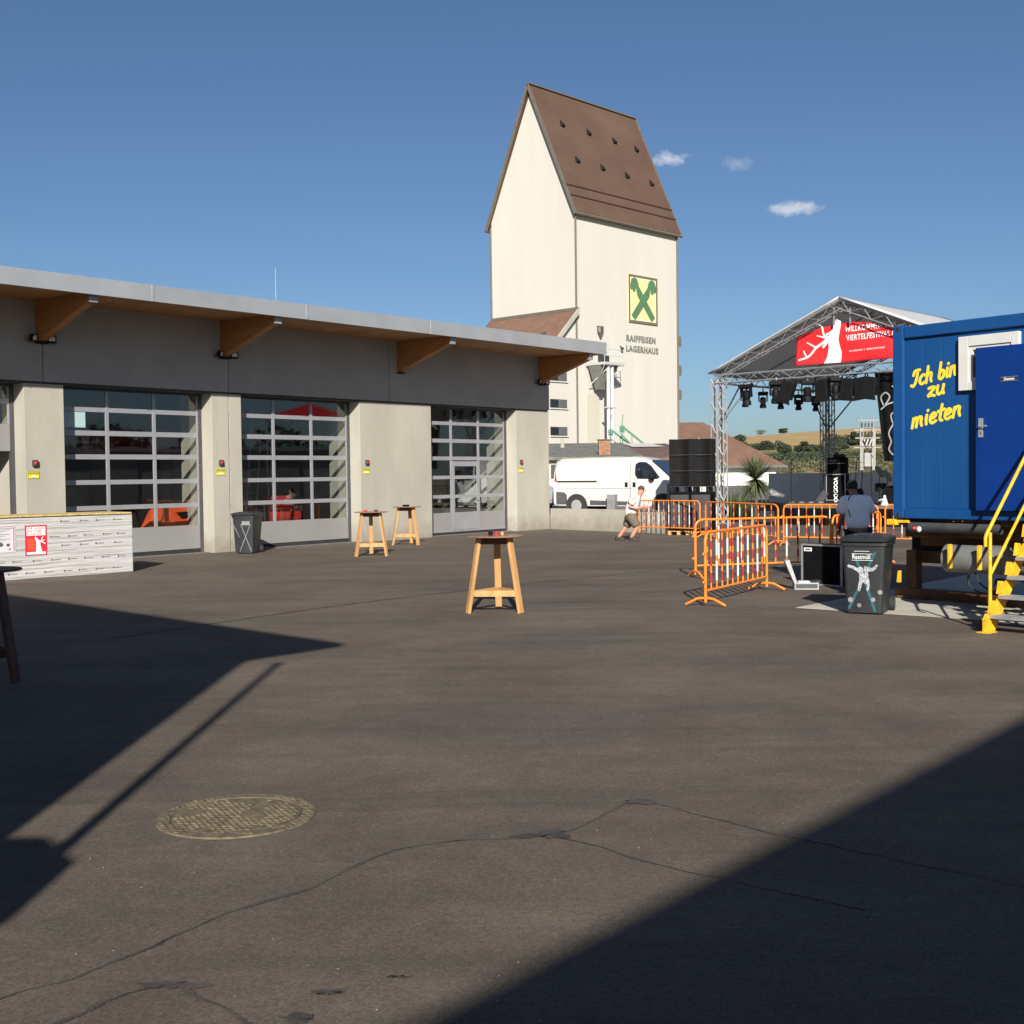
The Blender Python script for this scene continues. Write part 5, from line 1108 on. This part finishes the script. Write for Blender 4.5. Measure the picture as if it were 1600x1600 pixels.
# yellow stairs
sa = R(90)-R(51.5)+0
stx = thing('access_stairs', 'yellow steel stairs with grey treads leading up to the container door', 'stairs', at_c(2.1,-1.25,0), CR)
ZT = 1.36; n_ = 6
for x in (.0,.95):
    MB().prism([(0,.0),(0,.14),(1.17,ZT+.02),(1.17,ZT-.16),(.16,.0)], x-.006, x+.006, 'x').build('stringer', yellow_p, stx)
    MB().prism([(-.06,.0),(-.06,.16),(.0,.22),(.07,.16),(.07,0)], x-.02, x+.02, 'x').build('foot_plate', yellow_p, stx); B(x-.07,x+.07,-.1,.1,.0,.012).build('base_plate', yellow_p, stx)
    for k in range(n_-1):
        z = .24+.215*k; y = .06+.19*k; MB().prism([(y-.03,z-.02),(y+.11,z-.02),(y+.14,z+.05),(y+.10,z+.12),(y+.01,z+.13)], x-.012, x+.012, 'x').build('tread_bracket', yellow_p, stx)
    MB().tube((x-.005,.08,.3),(x-.005,.08,1.16),.021,10).build('railing_post', yellow_p, stx)
    MB().pipe([(x-.005,-.02,1.0),(x-.005,-.02,1.10),(x-.005,.0,1.14),(x-.005,.08,1.22),(x-.005,1.17,2.36)], .021, 10).build('handrail', yellow_p, stx, smooth=50)
    MB().tube((x-.005,.08,.66),(x-.005,1.17,1.78),.019,10).build('mid_rail', yellow_p, stx, smooth=50); MB().tube((x-.005,1.14,ZT),(x-.005,1.14,2.33),.021,10).build('railing_post', yellow_p, stx)
for k in range(n_):
    z = .20+.215*k; y = .02+.19*k
    tr_ = MB().box(.02,.93,y,y+.012,z-.035,z).box(.02,.93,y+.22,y+.232,z-.035,z)
    for q in range(7): tr_.box(.02,.93,y+.025+.028*q,y+.032+.028*q,z-.03,z-.001)
    for q in range(16): tr_.box(.03+.058*q,.036+.058*q,y+.012,y+.22,z-.028,z-.003)
    tr_.build('tread', steel_g, stx)

# ------------------------------------------------------------------ vans
def van(loc, rz, lab, detail=True):
    t = thing('van', lab, 'van', loc, rz)
    # profile: x from rear 0 to nose 4.78, half width 0.95
    prof = [ # x, zlow, zbelt, zroof, wroof
      (0.0,.40,1.10,1.78,.72),(.04,.34,1.12,1.88,.76),(.25,.32,1.12,1.95,.79),(1.5,.30,1.12,1.97,.80),(2.9,.30,1.12,1.965,.80),(3.25,.30,1.12,1.93,.78),(3.45,.30,1.12,1.84,.76),(3.75,.30,1.12,1.60,.76),(4.05,.30,1.10,1.34,.78),(4.22,.30,1.05,1.20,.78),(4.5,.32,.92,1.06,.72),(4.68,.34,.78,.90,.62),(4.78,.42,.62,.70,.5)]
    rings = []
    for x, zl, zb, zr, wr in prof:
        wb = .95 if x < 4.2 else .95-(x-4.2)*.35; wl = wb-.02; half = [(wl,zl),(wb,zl+.12),(wb+.004,(zl+zb)/2),(wb,zb),((wb+wr)/2+.05,(zb+zr)/2),(wr+.02,zr-.10),(wr-.06,zr-.02),(wr*.5,zr)]
        rings.append([(x,-a,b) for a, b in half]+[(x,a,b) for a, b in half[::-1]])
    MB().loft(rings).build('body', white_paint, t, smooth=50)
    def side_y(x, z, off=.006):
        for (p, q) in zip(prof, prof[1:]):
            if p[0] <= x <= q[0]:
                f_ = (x-p[0])/(q[0]-p[0]); zl, zb, zr, wr = [p[i]+(q[i]-p[i])*f_ for i in (1,2,3,4)]; break
        wb = .95 if x < 4.2 else .95-(x-4.2)*.35
        half = [(wb-.02,zl),(wb,zl+.12),(wb+.004,(zl+zb)/2),(wb,zb),((wb+wr)/2+.05,(zb+zr)/2),(wr+.02,zr-.10),(wr-.06,zr-.02)]
        for (a, za), (b, zb_) in zip(half, half[1:]):
            if za <= z <= zb_: return a+(b-a)*(z-za)/(zb_-za)+off
        return half[-1][0]+off
    def side_poly(name, pts, mt, off=.010, thk=.012):
        xs_ = [p[0] for p in pts]; xa, xb = min(xs_), max(xs_); nx = max(2, int((xb-xa)/.08)); nz_ = 6
        def span(x):
            zz = []
            for (ax, az), (bx_, bz) in zip(pts, pts[1:]+pts[:1]):
                if ax == bx_:
                    if abs(x-ax) < 1e-6: zz += [az, bz]
                elif min(ax, bx_)-1e-9 <= x <= max(ax, bx_)+1e-9: zz.append(az+(bz-az)*(x-ax)/(bx_-ax))
            return min(zz), max(zz)
        for s_ in (-1, 1):
            g_ = []
            for i in range(nx+1):
                x = xa+(xb-xa)*i/nx; x = min(max(x, xa+1e-5), xb-1e-5); lo, hi = span(x)
                g_ += [(x, s_*side_y(x, lo+(hi-lo)*j/nz_, off), lo+(hi-lo)*j/nz_) for j in range(nz_+1)]
            w_ = nz_+1
            o_ = MB().add(g_, [(i*w_+j, (i+1)*w_+j, (i+1)*w_+j+1, i*w_+j+1) for i in range(nx) for j in range(nz_)]).build(name, mt, t); o_.modifiers.new('t', 'SOLIDIFY').thickness = .008
    side_poly('side_window', [(3.05,1.22),(2.98,1.35),(2.98,1.70),(3.08,1.78),(3.32,1.78),(3.50,1.66),(3.85,1.26),(3.80,1.20)], car_glass)
    side_poly('sliding_rail', [(.12,1.12),(1.6,1.115),(1.6,1.165),(.12,1.17)], blackm, .012)
    for a, b in ((2.62,2.72),(2.90,3.0)): side_poly('door_handle', [(a,.94),(b,.94),(b,1.1),(a,1.1)], blackm, .012)
    side_poly('sill_trim', [(1.35,.34),(2.9,.33),(2.9,.45),(1.35,.50)], grey_plastic, .01)
    side_poly('rear_bumper', [(0.02,.36),(.50,.36),(.50,.68),(.4,.78),(.03,.8)], grey_plastic, .012)
    side_poly('front_bumper', [(4.15,.36),(4.6,.40),(4.6,.66),(4.2,.70)], grey_plastic, .012)
    for pts in ([(.15,.92),(2.85,.885),(2.85,.897),(.15,.932)], [(2.80,.45),(2.815,.45),(2.815,1.78),(2.80,1.78)], [(.14,1.84),(2.8,1.83),(2.8,1.838),(.14,1.848)]): side_poly('panel_gap', pts, grey_plastic, .004)
    side_poly('tail_lamp', [(.03,1.15),(.12,1.15),(.10,1.6),(.04,1.6)], red_r, .01)
    wz = [(3.52,1.80),(4.12,1.32)]
    MB().add([(3.50,-.70,1.83),(3.50,.70,1.83),(4.20,.78,1.235),(4.20,-.78,1.235)], [(0,1,2,3)]).build('windscreen', car_glass, t).location = (.0,0,.018)
    for s_ in (-1,1):
        MB().ball((4.42,s_*.70,.93),(.2,.10,.08)).build('headlight', mat('headlight_glass', (.5,.5,.5), .15), t, smooth=60); m2_ = MB().ball((3.62,s_*1.08,1.28),(.10,.12,.14)).build('wing_mirror', blackm, t, smooth=60); MB().bar((3.6,s_*.93,1.24),(3.62,s_*1.05,1.27),.05,.04).build('mirror_arm', blackm, m2_)
    for x in (.86,3.96):
        for s_ in (-1,1):
            MB().tube((x,s_*.80,.34),(x,s_*.968,.34),.385,24).build('wheel_arch', letter_k, t)
            w = MB().tube((x,s_*.78,.33),(x,s_*.975,.33),.33,24).build('wheel', rubber, t, smooth=40); MB().tube((x,s_*.976,.33),(x,s_*.985,.33),.19,18).build('rim', steel_g, w)
    return t
va = R(-25.5)
v1 = van((1.47+.41,42.2+.86,.5), va, 'white panel van parked beyond the low wall in front of the silo'); v1.location = (1.45+.43*.95, 42.1+.9*.95, .5)
v2 = van((-3.4,44.6,.5), va, 'second white van mostly hidden behind the hall corner, behind the first van'); v2.location = (-2.85, 45.4, .5); v2.scale = (1,1,.90)

# ------------------------------------------------------------------ plants
def leafy(name, clumps, n, size, mt, parent=None, seed=1, flat=.6):
    rnd = random.Random(seed); vs = []; fs = []
    tot = sum(c[3]*c[4] for c in clumps)
    for (cx_, cy_, cz_, rx, rz) in [(c[0], c[1], c[2], c[3], c[4]) for c in clumps]:
        k = max(6, int(n*(rx*rz)/tot))
        for _ in range(k):
            a = rnd.uniform(0, 2*math.pi); u = rnd.uniform(-.75, 1); r = rnd.uniform(.62, 1.08)*math.sqrt(max(0, 1-u*u)) if rnd.random() < .8 else rnd.random()
            p = Vector((cx_+rx*r*math.cos(a), cy_+rx*r*math.sin(a), cz_+rz*u*rnd.uniform(.8, 1.1)))
            d1 = Vector((rnd.gauss(0,1), rnd.gauss(0,1), rnd.gauss(0,flat))).normalized(); d2 = d1.cross(Vector((rnd.gauss(0,1), rnd.gauss(0,1), rnd.gauss(0,1)))).normalized(); s_ = size*rnd.uniform(.5, 1.2)
            o = len(vs); vs += [tuple(p-d1*s_), tuple(p+d2*s_*.5), tuple(p+d1*s_), tuple(p-d2*s_*.5)]; fs.append((o, o+1, o+2, o+3))
    m_ = MB(); m_.v = vs; m_.f = fs; m_.m = [0]*len(fs); me = bpy.data.meshes.new(name); me.from_pydata(vs, [], fs)
    me.materials.append(mt); o = bpy.data.objects.new(name, me); C.objects.link(o)
    if parent: o.parent = parent
    return o
def tree(name, lab, x, y, h, w, mt, n, size, seed, grp=None):
    z = terr_z(x, y) if y > 75 else .5; t = thing(name, lab, 'tree', (x, y, z), 0, grp)
    rnd = random.Random(seed); MB().pipe([(0,0,0),(.1,0,h*.2),(0,.1,h*.45),(.05,0,h*.7)], [h*.035,h*.03,h*.02,h*.008], 8).build('trunk', bark, t)
    for k in range(3): MB().tube((0,0,h*(.25+.1*k)),(w*.3*math.cos(k*2.1),w*.3*math.sin(k*2.1),h*(.5+.1*k)),h*.012,6,h*.004).build('limb', bark, t)
    cl = [(rnd.uniform(-.45,.45)*w*.7, rnd.uniform(-.4,.4)*w*.7, h*rnd.uniform(.30,.85), w*rnd.uniform(.18,.34), h*rnd.uniform(.10,.2)) for _ in range(12)]
    leafy('crown', cl, n, size, mt, t, seed); return t
def band(name, lab_d, x0r, x1r, d0, d1, h, n, mt, size, seed, hvar=.4):
    rnd = random.Random(seed); cl = []
    for _ in range(max(20, int(60*(x1r-x0r)/.1))):
        D_ = rnd.uniform(d0, d1); x = rnd.uniform(x0r, x1r)*D_; hh = h*rnd.uniform(1-hvar, 1+hvar*.6); z = terr_z(x, D_); cl.append((x, D_, z+hh*.4, hh*rnd.uniform(.5,.9), hh*.62))
    o = leafy(name, cl, n, size, mt, None, seed); o['kind'] = 'stuff'; return o
band('woodland', '', .17, .29, 230, 330, 2.6, 42000, leaf_m, .27, 21, .35)
band('woodland', '', .18, .285, 330, 430, 2.3, 24000, leaf_d, .36, 22, .5)
band('bushes', '', .175, .32, 175, 225, 1.5, 16000, leaf_y, .2, 23, .6)
band('bushes', '', .27, .36, 240, 330, 3.0, 14000, leaf_y, .28, 24, .6)
band('hedgerow', '', .185, .222, 880, 930, 6.0, 7000, leaf_d, .8, 25)
band('hedgerow', '', .235, .275, 640, 700, 4.0, 7000, leaf_d, .7, 28)
band('hedgerow', '', .262, .40, 900, 940, 7.5, 14000, leaf_d, .9, 26)
tree('tree', 'round dark tree on the skyline between the stage leg and the hill', .1845*420, 420, 10.0, 6.5, leaf_d, 5000, .4, 31)
tree('tree', 'pointed green tree below the wheat field in the middle of the view', .2245*480, 480, 7.0, 5.5, leaf_m, 3500, .35, 32)
tree('tree', 'rounded dark tree on the edge of the wheat field near the stage leg', .2415*560, 560, 6.5, 6, leaf_d, 3500, .45, 33)
tree('tree', 'small dark tree on the far skyline above the wheat field', .2235*1480, 1480, 7, 13, leaf_d, 2500, .9, 34)
tree('tree', 'thin pale tree on the far skyline left of the small dark tree', .2050*1450, 1450, 8, 12, leaf_y, 500, .7, 36)
tree('tree', 'bushy tree by the hedge line left of the transformer mast', .283*900, 900, 11, 9, leaf_d, 3000, .8, 35)
# yucca by the stage
def blades(name, n, L, w, parent, c, seed, mt, el=(-50, 85), droop=.35):
    rnd = random.Random(seed); m_ = MB()
    for i in range(n):
        a = rnd.uniform(0, 2*math.pi); e = R(rnd.uniform(*el)); l_ = L*rnd.uniform(.7, 1.05); d = Vector((math.cos(a)*math.cos(e), math.sin(a)*math.cos(e), math.sin(e))); s_ = Vector((-math.sin(a), math.cos(a), 0)); pts = []
        for k in range(4):
            f_ = k/3; p = Vector(c)+d*l_*f_+Vector((0,0,-droop*l_*f_*f_*math.cos(e))); ww = w*(1-.25*f_) if k < 3 else w*.1; pts += [p-s_*ww/2, p+s_*ww/2]
        m_.add(pts, [(2*k, 2*k+1, 2*k+3, 2*k+2) for k in range(3)])
    o = m_.build(name, mt, parent); return o
yu = thing('yucca', 'spiky yucca with a round head of narrow leaves beside the stage', 'plant', (9.30,46.4,0))
MB().pipe([(0,0,0),(.03,0,.8),(0,0,1.65)], [.09,.07,.06], 8).build('trunk', bark, yu); o = blades('leaf_rosette', 420, 1.15, .04, yu, (0,0,1.62), 5, yucca_m, (-62, 80), .06); o['kind'] = 'stuff'
yb = thing('grass_shrub', 'low spiky green shrub behind the truss leg, left of the yucca', 'plant', (8.55,46.6,0))
for k, (x, y) in enumerate(((-.4,0),(0,.2),(.35,-.1),(.1,-.5),(-.2,-.3))): o = blades('leaf_tuft', 90, 1.25, .03, yb, (x,y,.05), 40+k, mat('shrub_leaf', (.075,.10,.03), .5, var=.3, vscale=5), (35,88), .3); o['kind'] = 'stuff'

# ------------------------------------------------------------------ people
def hand(pts, edges, at, wrist_r, d, side):
    """adds palm and five fingers as skin chains from vertex index 'at'"""
    d = Vector(d).normalized(); w = Vector(pts[at][:3]); s_ = Vector(side).normalized(); n0 = len(pts)
    palm = w+d*.07; pts.append((*palm, .034, .016)); edges.append((at, n0))
    for k, (o_, l_) in enumerate(((-.03,.065),(-.01,.075),(.01,.072),(.03,.058))):
        b = palm+s_*o_+d*.02; i = len(pts); pts.append((*b, .009)); edges.append((n0, i)); c = b+d*l_*.5; pts.append((*c, .0085)); edges.append((i, i+1)); e = c+d*l_*.35+Vector((0,0,-.02)); pts.append((*e, .007)); edges.append((i+1, i+2))
    i = len(pts); b = w+d*.03-s_*.04; pts.append((*b, .011)); edges.append((n0, i)); pts.append((*(b+d*.04-s_*.012), .009)); edges.append((i, i+1))
def face(parent, c, fwd, r=.1, skin=None):
    c = Vector(c); f_ = Vector(fwd).normalized(); s_ = f_.cross(Vector((0,0,1))).normalized(); u = s_.cross(f_)
    m_ = MB(); m_.add([c+f_*.085+u*.02, c+f_*.13-u*.03, c+f_*.09-u*.035-s_*.018, c+f_*.09-u*.035+s_*.018], [(0,1,2),(0,1,3),(1,2,3)]); m_.build('nose', skin, parent)
    for q in (-1,1):
        e = c+f_*.088+s_*.033*q+u*.015; MB().ball(e, (.014,.014,.009), 8, 5).build('eye', letter_k, parent); MB().ball(c+s_*.08*q-u*.005, (.018,.018,.032), 8, 5).build('ear', skin, parent)
    MB().bar(c+f_*.092-u*.058-s_*.022, c+f_*.092-u*.058+s_*.022, .008, .008).build('mouth', mat('lips', (.3,.1,.09), .6), parent)
# man pushing the barrier
p1 = thing('person', 'man in white T-shirt and khaki shorts leaning forward to push an orange barrier', 'person', (3.24,34.3,0), R(-18))
P = [(.10,0,.76,.13,.11),(.17,0,.96,.115,.15),(.27,0,1.17,.11,.165),(.35,0,1.27,.075,.07),(.41,0,1.37,.10,.09),(.44,0,1.46,.11,.10),
     (.26,.19,1.20,.055),(.09,.24,.99,.042),(.30,.22,.90,.033),(.48,.18,.94,.025),
     (.28,-.19,1.20,.055),(.12,-.26,.97,.042),(.33,-.24,.92,.033),(.50,-.16,.96,.025),
     (.07,.10,.66,.11),(-.04,.10,.40,.08),(-.24,.10,.13,.055),(-.30,.10,.05,.04),(-.10,.10,.03,.035),
     (.17,-.10,.66,.11),(.33,-.10,.42,.08),(.16,-.10,.12,.055),(.12,-.10,.05,.04),(.32,-.10,.03,.035)]
E2 = [(0,1),(1,2),(2,3),(3,4),(4,5),(2,6),(6,7),(7,8),(8,9),(2,10),(10,11),(11,12),(12,13),(0,14),(14,15),(15,16),(16,17),(17,18),(0,19),(19,20),(20,21),(21,22),(22,23)]
hand(P, E2, 9, .02, (1,0,.1), (0,0,1)); hand(P, E2, 13, .02, (1,0,.1), (0,0,1))
skin_body('body', P, E2, skin_m, p1)
skin_body('t_shirt', [(.05,0,.62,.19,.18),(.15,0,.93,.18,.20),(.25,0,1.15,.18,.21),(.34,0,1.28,.09,.10),(.25,.20,1.19,.11),(.12,.25,1.02,.10),(.27,-.20,1.19,.11),(.15,-.26,1.02,.10)], [(0,1),(1,2),(2,3),(2,4),(4,5),(2,6),(6,7)], tshirt_w, p1)
skin_body('shorts', [(.09,0,.80,.18,.17),(.06,.11,.64,.16),(-.05,.11,.36,.13),(.17,-.11,.64,.16),(.33,-.10,.38,.13)], [(0,1),(1,2),(0,3),(3,4)], shorts_m, p1)
for (x, y) in ((-.22,.10),(.22,-.10)): MB().loft([rrect(.30,.10,.045,.005,x,y), rrect(.31,.105,.05,.04,x,y), rrect(.24,.09,.045,.10,x-.03,y), rrect(.12,.08,.035,.13,x-.07,y)]).build('shoe', mat('dark_shoe', (.02,.018,.022), .7), p1, smooth=50)
MB().ball((.42,0,1.465), (.10,.088,.092)).build('hair', hair_g, p1, smooth=60); face(p1, (.455,0,1.42), (.95,0,-.25), skin=skin_m)
# man bending over the case
p2 = thing('person', 'man in light blue T-shirt seen from behind bending over the equipment cases', 'person', (5.98,21.0,0), R(4))
P = [(0,0,.94,.13,.10),(.0,.06,1.12,.15,.11),(0,.13,1.33,.165,.11),(0,.19,1.46,.06,.06),(-.0,.27,1.55,.075,.075),(0,.31,1.61,.09,.09),
     (-.19,.12,1.38,.062),(-.25,.10,1.12,.048),(-.24,.28,.92,.036),(-.20,.36,.86,.026),(.19,.12,1.38,.062),(.25,.10,1.12,.048),(.24,.28,.92,.036),(.20,.36,.86,.026),
     (-.10,0,.84,.11),(-.11,.05,.48,.075),(-.12,.0,.1,.05),(-.12,.14,.03,.04),(.10,0,.84,.11),(.11,.05,.48,.075),(.12,.0,.1,.05),(.12,.14,.03,.04)]
E2 = [(0,1),(1,2),(2,3),(3,4),(4,5),(2,6),(6,7),(7,8),(8,9),(2,10),(10,11),(11,12),(12,13),(0,14),(14,15),(15,16),(16,17),(0,18),(18,19),(19,20),(20,21)]
hand(P, E2, 9, .02, (0,.7,-.7), (1,0,0)); hand(P, E2, 13, .02, (0,.7,-.7), (1,0,0))
skin_body('body', P, E2, skin_d, p2)
skin_body('t_shirt', [(0,-.02,.84,.245,.15),(.0,.04,1.10,.235,.15),(0,.11,1.32,.24,.16),(0,.17,1.44,.12,.10),(-.20,.11,1.36,.12),(-.285,.10,1.14,.10),(.20,.11,1.36,.12),(.285,.10,1.14,.10)], [(0,1),(1,2),(2,3),(2,4),(4,5),(2,6),(6,7)], tshirt_b, p2)
skin_body('trousers', [(0,0,.96,.19,.14),(-.10,0,.84,.15),(-.11,.05,.48,.10),(-.12,0,.12,.085),(.10,0,.84,.13),(.11,.05,.48,.10),(.12,0,.12,.085)], [(0,1),(1,2),(2,3),(0,4),(4,5),(5,6)], jeans_m, p2)
for x in (-.12,.12): MB().loft([rrect(.10,.30,.045,.005,x,.08), rrect(.105,.31,.05,.04,x,.08), rrect(.09,.2,.04,.10,x,.04)]).build('shoe', blackm, p2, smooth=50)
MB().ball((0,.285,1.645), (.098,.11,.105)).build('hair', hair_d, p2, smooth=60); face(p2, (0,.33,1.58), (0,.8,-.6), skin=skin_d)
MB().pipe(catmull([(-.10,.06,1.47),(-.17,.0,1.40),(-.18,-.03,1.25),(-.16,-.06,1.1)]), .012, 6).build('strap', darkgrey, p2)

# ------------------------------------------------------------------ buildings behind the camera that shade the yard
hb = thing('left_rear_building', 'tall rendered building left behind the camera casting the long pointed shadow', 'building', (0,0,0))
c0 = Vector((-2.62,-.6)); da = Vector((-.707,.707)); db = Vector((-.643,-.766)); n0 = 15
A = c0; Bq = c0+da*8.6; Cq = Bq+db*9; Dq = c0+db*9
MB().prism([tuple(A), tuple(Bq), tuple(Cq), tuple(Dq)], 0, 6.99, 'z').build('wall', concrete, hb)
T = Vector((-1.75,-.45)); T2 = T+da*9.6; T3 = T2+db*10.4; T4 = T+db*10.4
MB().prism([tuple(T), tuple(T2), tuple(T3), tuple(T4)], 7.0, 7.12, 'z').build('roof', zinc, hb)
m_ = c0.lerp(Dq, .5); B(-.5,.5,-.02,.02,0,2.1).build('door', darkgrey, hb).location = (m_.x+.05, m_.y-.04, 0)
hb2 = thing('right_rear_building', 'long hall right behind the camera casting the shadow across the lower right', 'building', (0,0,0))
dd = Vector((.643,.766)); nn = Vector((.766,-.643)); P1 = Vector((-.21,-9.88))-dd*8; P2 = Vector((4.07,-4.78))+dd*1.8
MB().prism([tuple(P1), tuple(P2), tuple(P2+nn*12), tuple(P1+nn*12)], 6.8, 7.0, 'z').build('roof', zinc, hb2)
MB().prism([tuple(P1+nn*.5+dd*.5), tuple(P2+nn*.5-dd*.5), tuple(P2+nn*11.5-dd*.5), tuple(P1+nn*11.5+dd*.5)], 0, 6.79, 'z').build('wall', concrete, hb2)
q = P1.lerp(P2, .6)+nn*.48; o = B(-1.8,1.8,-.03,.0,0,3.6).build('gate', alu_panel, hb2); o.location = (q.x, q.y, 0); o.rotation_euler = (0,0,math.atan2(dd.y, dd.x))
bt = thing('shadow_block', 'narrow block added to cast a shadow, beside the building left behind the camera', 'booth', (-2.56,-1.22,0)); B(-.4,.4,-.4,.4,0,3.35).build('cabinet', alu_panel, bt, bevel=.02); MB().loft([rrect(.84,.84,.05,3.351), rrect(.9,.9,.05,3.40), rrect(.55,.8,.05,3.62,-.1)]).build('cap', zinc, bt); B(-.3,.3,-.42,-.401,.2,3.0).build('door', darkgrey, bt)  # added block, shaped to cast the dark blob at the lower left
fp = thing('flagpole', 'slim metal flagpole standing beside the shadow block', 'pole', (-2.26,-.45,0)); MB().tube((0,0,0),(0,0,6.35),.05,12,.04).build('shaft', steel_g, fp); MB().ball((0,0,6.38),.06).build('finial', steel_g, fp); B(-.15,.15,-.15,.15,0,.03).build('base_plate', steel_g, fp)
# unseen things added off to the right for the door glass to mirror
for k, (x, y) in enumerate(((62,30),(66,38),(64,22),(60,14))):
    t = thing('roadside_tree', 'bushy dark tree beyond the right edge of the yard, %s in its row' % ('first','second','third','fourth')[k], 'tree', (x, y, 0), 0, 'trees beyond the right edge of the yard')
    MB().tube((0,0,0),(0,0,3),.25,8,.15).build('trunk', bark, t); rnd = random.Random(70+k)
    leafy('crown', [(rnd.uniform(-2.5,2.5), rnd.uniform(-2.5,2.5), rnd.uniform(2.0,5.0), rnd.uniform(1.5,2.4), rnd.uniform(1.2,1.9)) for _ in range(8)], 1800, .3, leaf_d, t, 80+k)
t = thing('reflection_hall', 'grey flat-roofed hall added for its reflection in the door glass', 'building', (42,26,0), R(8)); B(-3,3,-14,14,0,3.6).build('wall', concrete_d, t); B(-3.3,3.3,-14.3,14.3,3.601,3.85).build('roof', zinc, t)  # plain unseen block added to calm the door glass reflections
for q in range(5): B(-3.03,-3.001,-12+5*q,-9+5*q,.1,2.8).build('gate', alu_panel, t)
t = thing('reflection_tent', 'red peaked tent added for its reflection in the door glass', 'tent', (24.8,36.3,0), R(5))  # unseen, placed and shaped to give the red reflection in the panes
MB().add([(-2.2,-2.2,5.0),(2.2,-2.2,5.0),(2.2,2.2,5.0),(-2.2,2.2,5.0),(0,0,5.8)], [(0,1,4),(1,2,4),(2,3,4),(3,0,4)]).build('roof', banner_red, t); MB().box(-2.2,-2.18,-2.2,2.2,4.8,5.0).box(-2.2,2.2,-2.2,-2.18,4.8,5.0).build('valance', banner_white, t)
for x in (-2.1,2.1):
    for y in (-2.1,2.1): MB().tube((x,y,0),(x,y,5.0),.04,8).build('pole', steel_g, t)
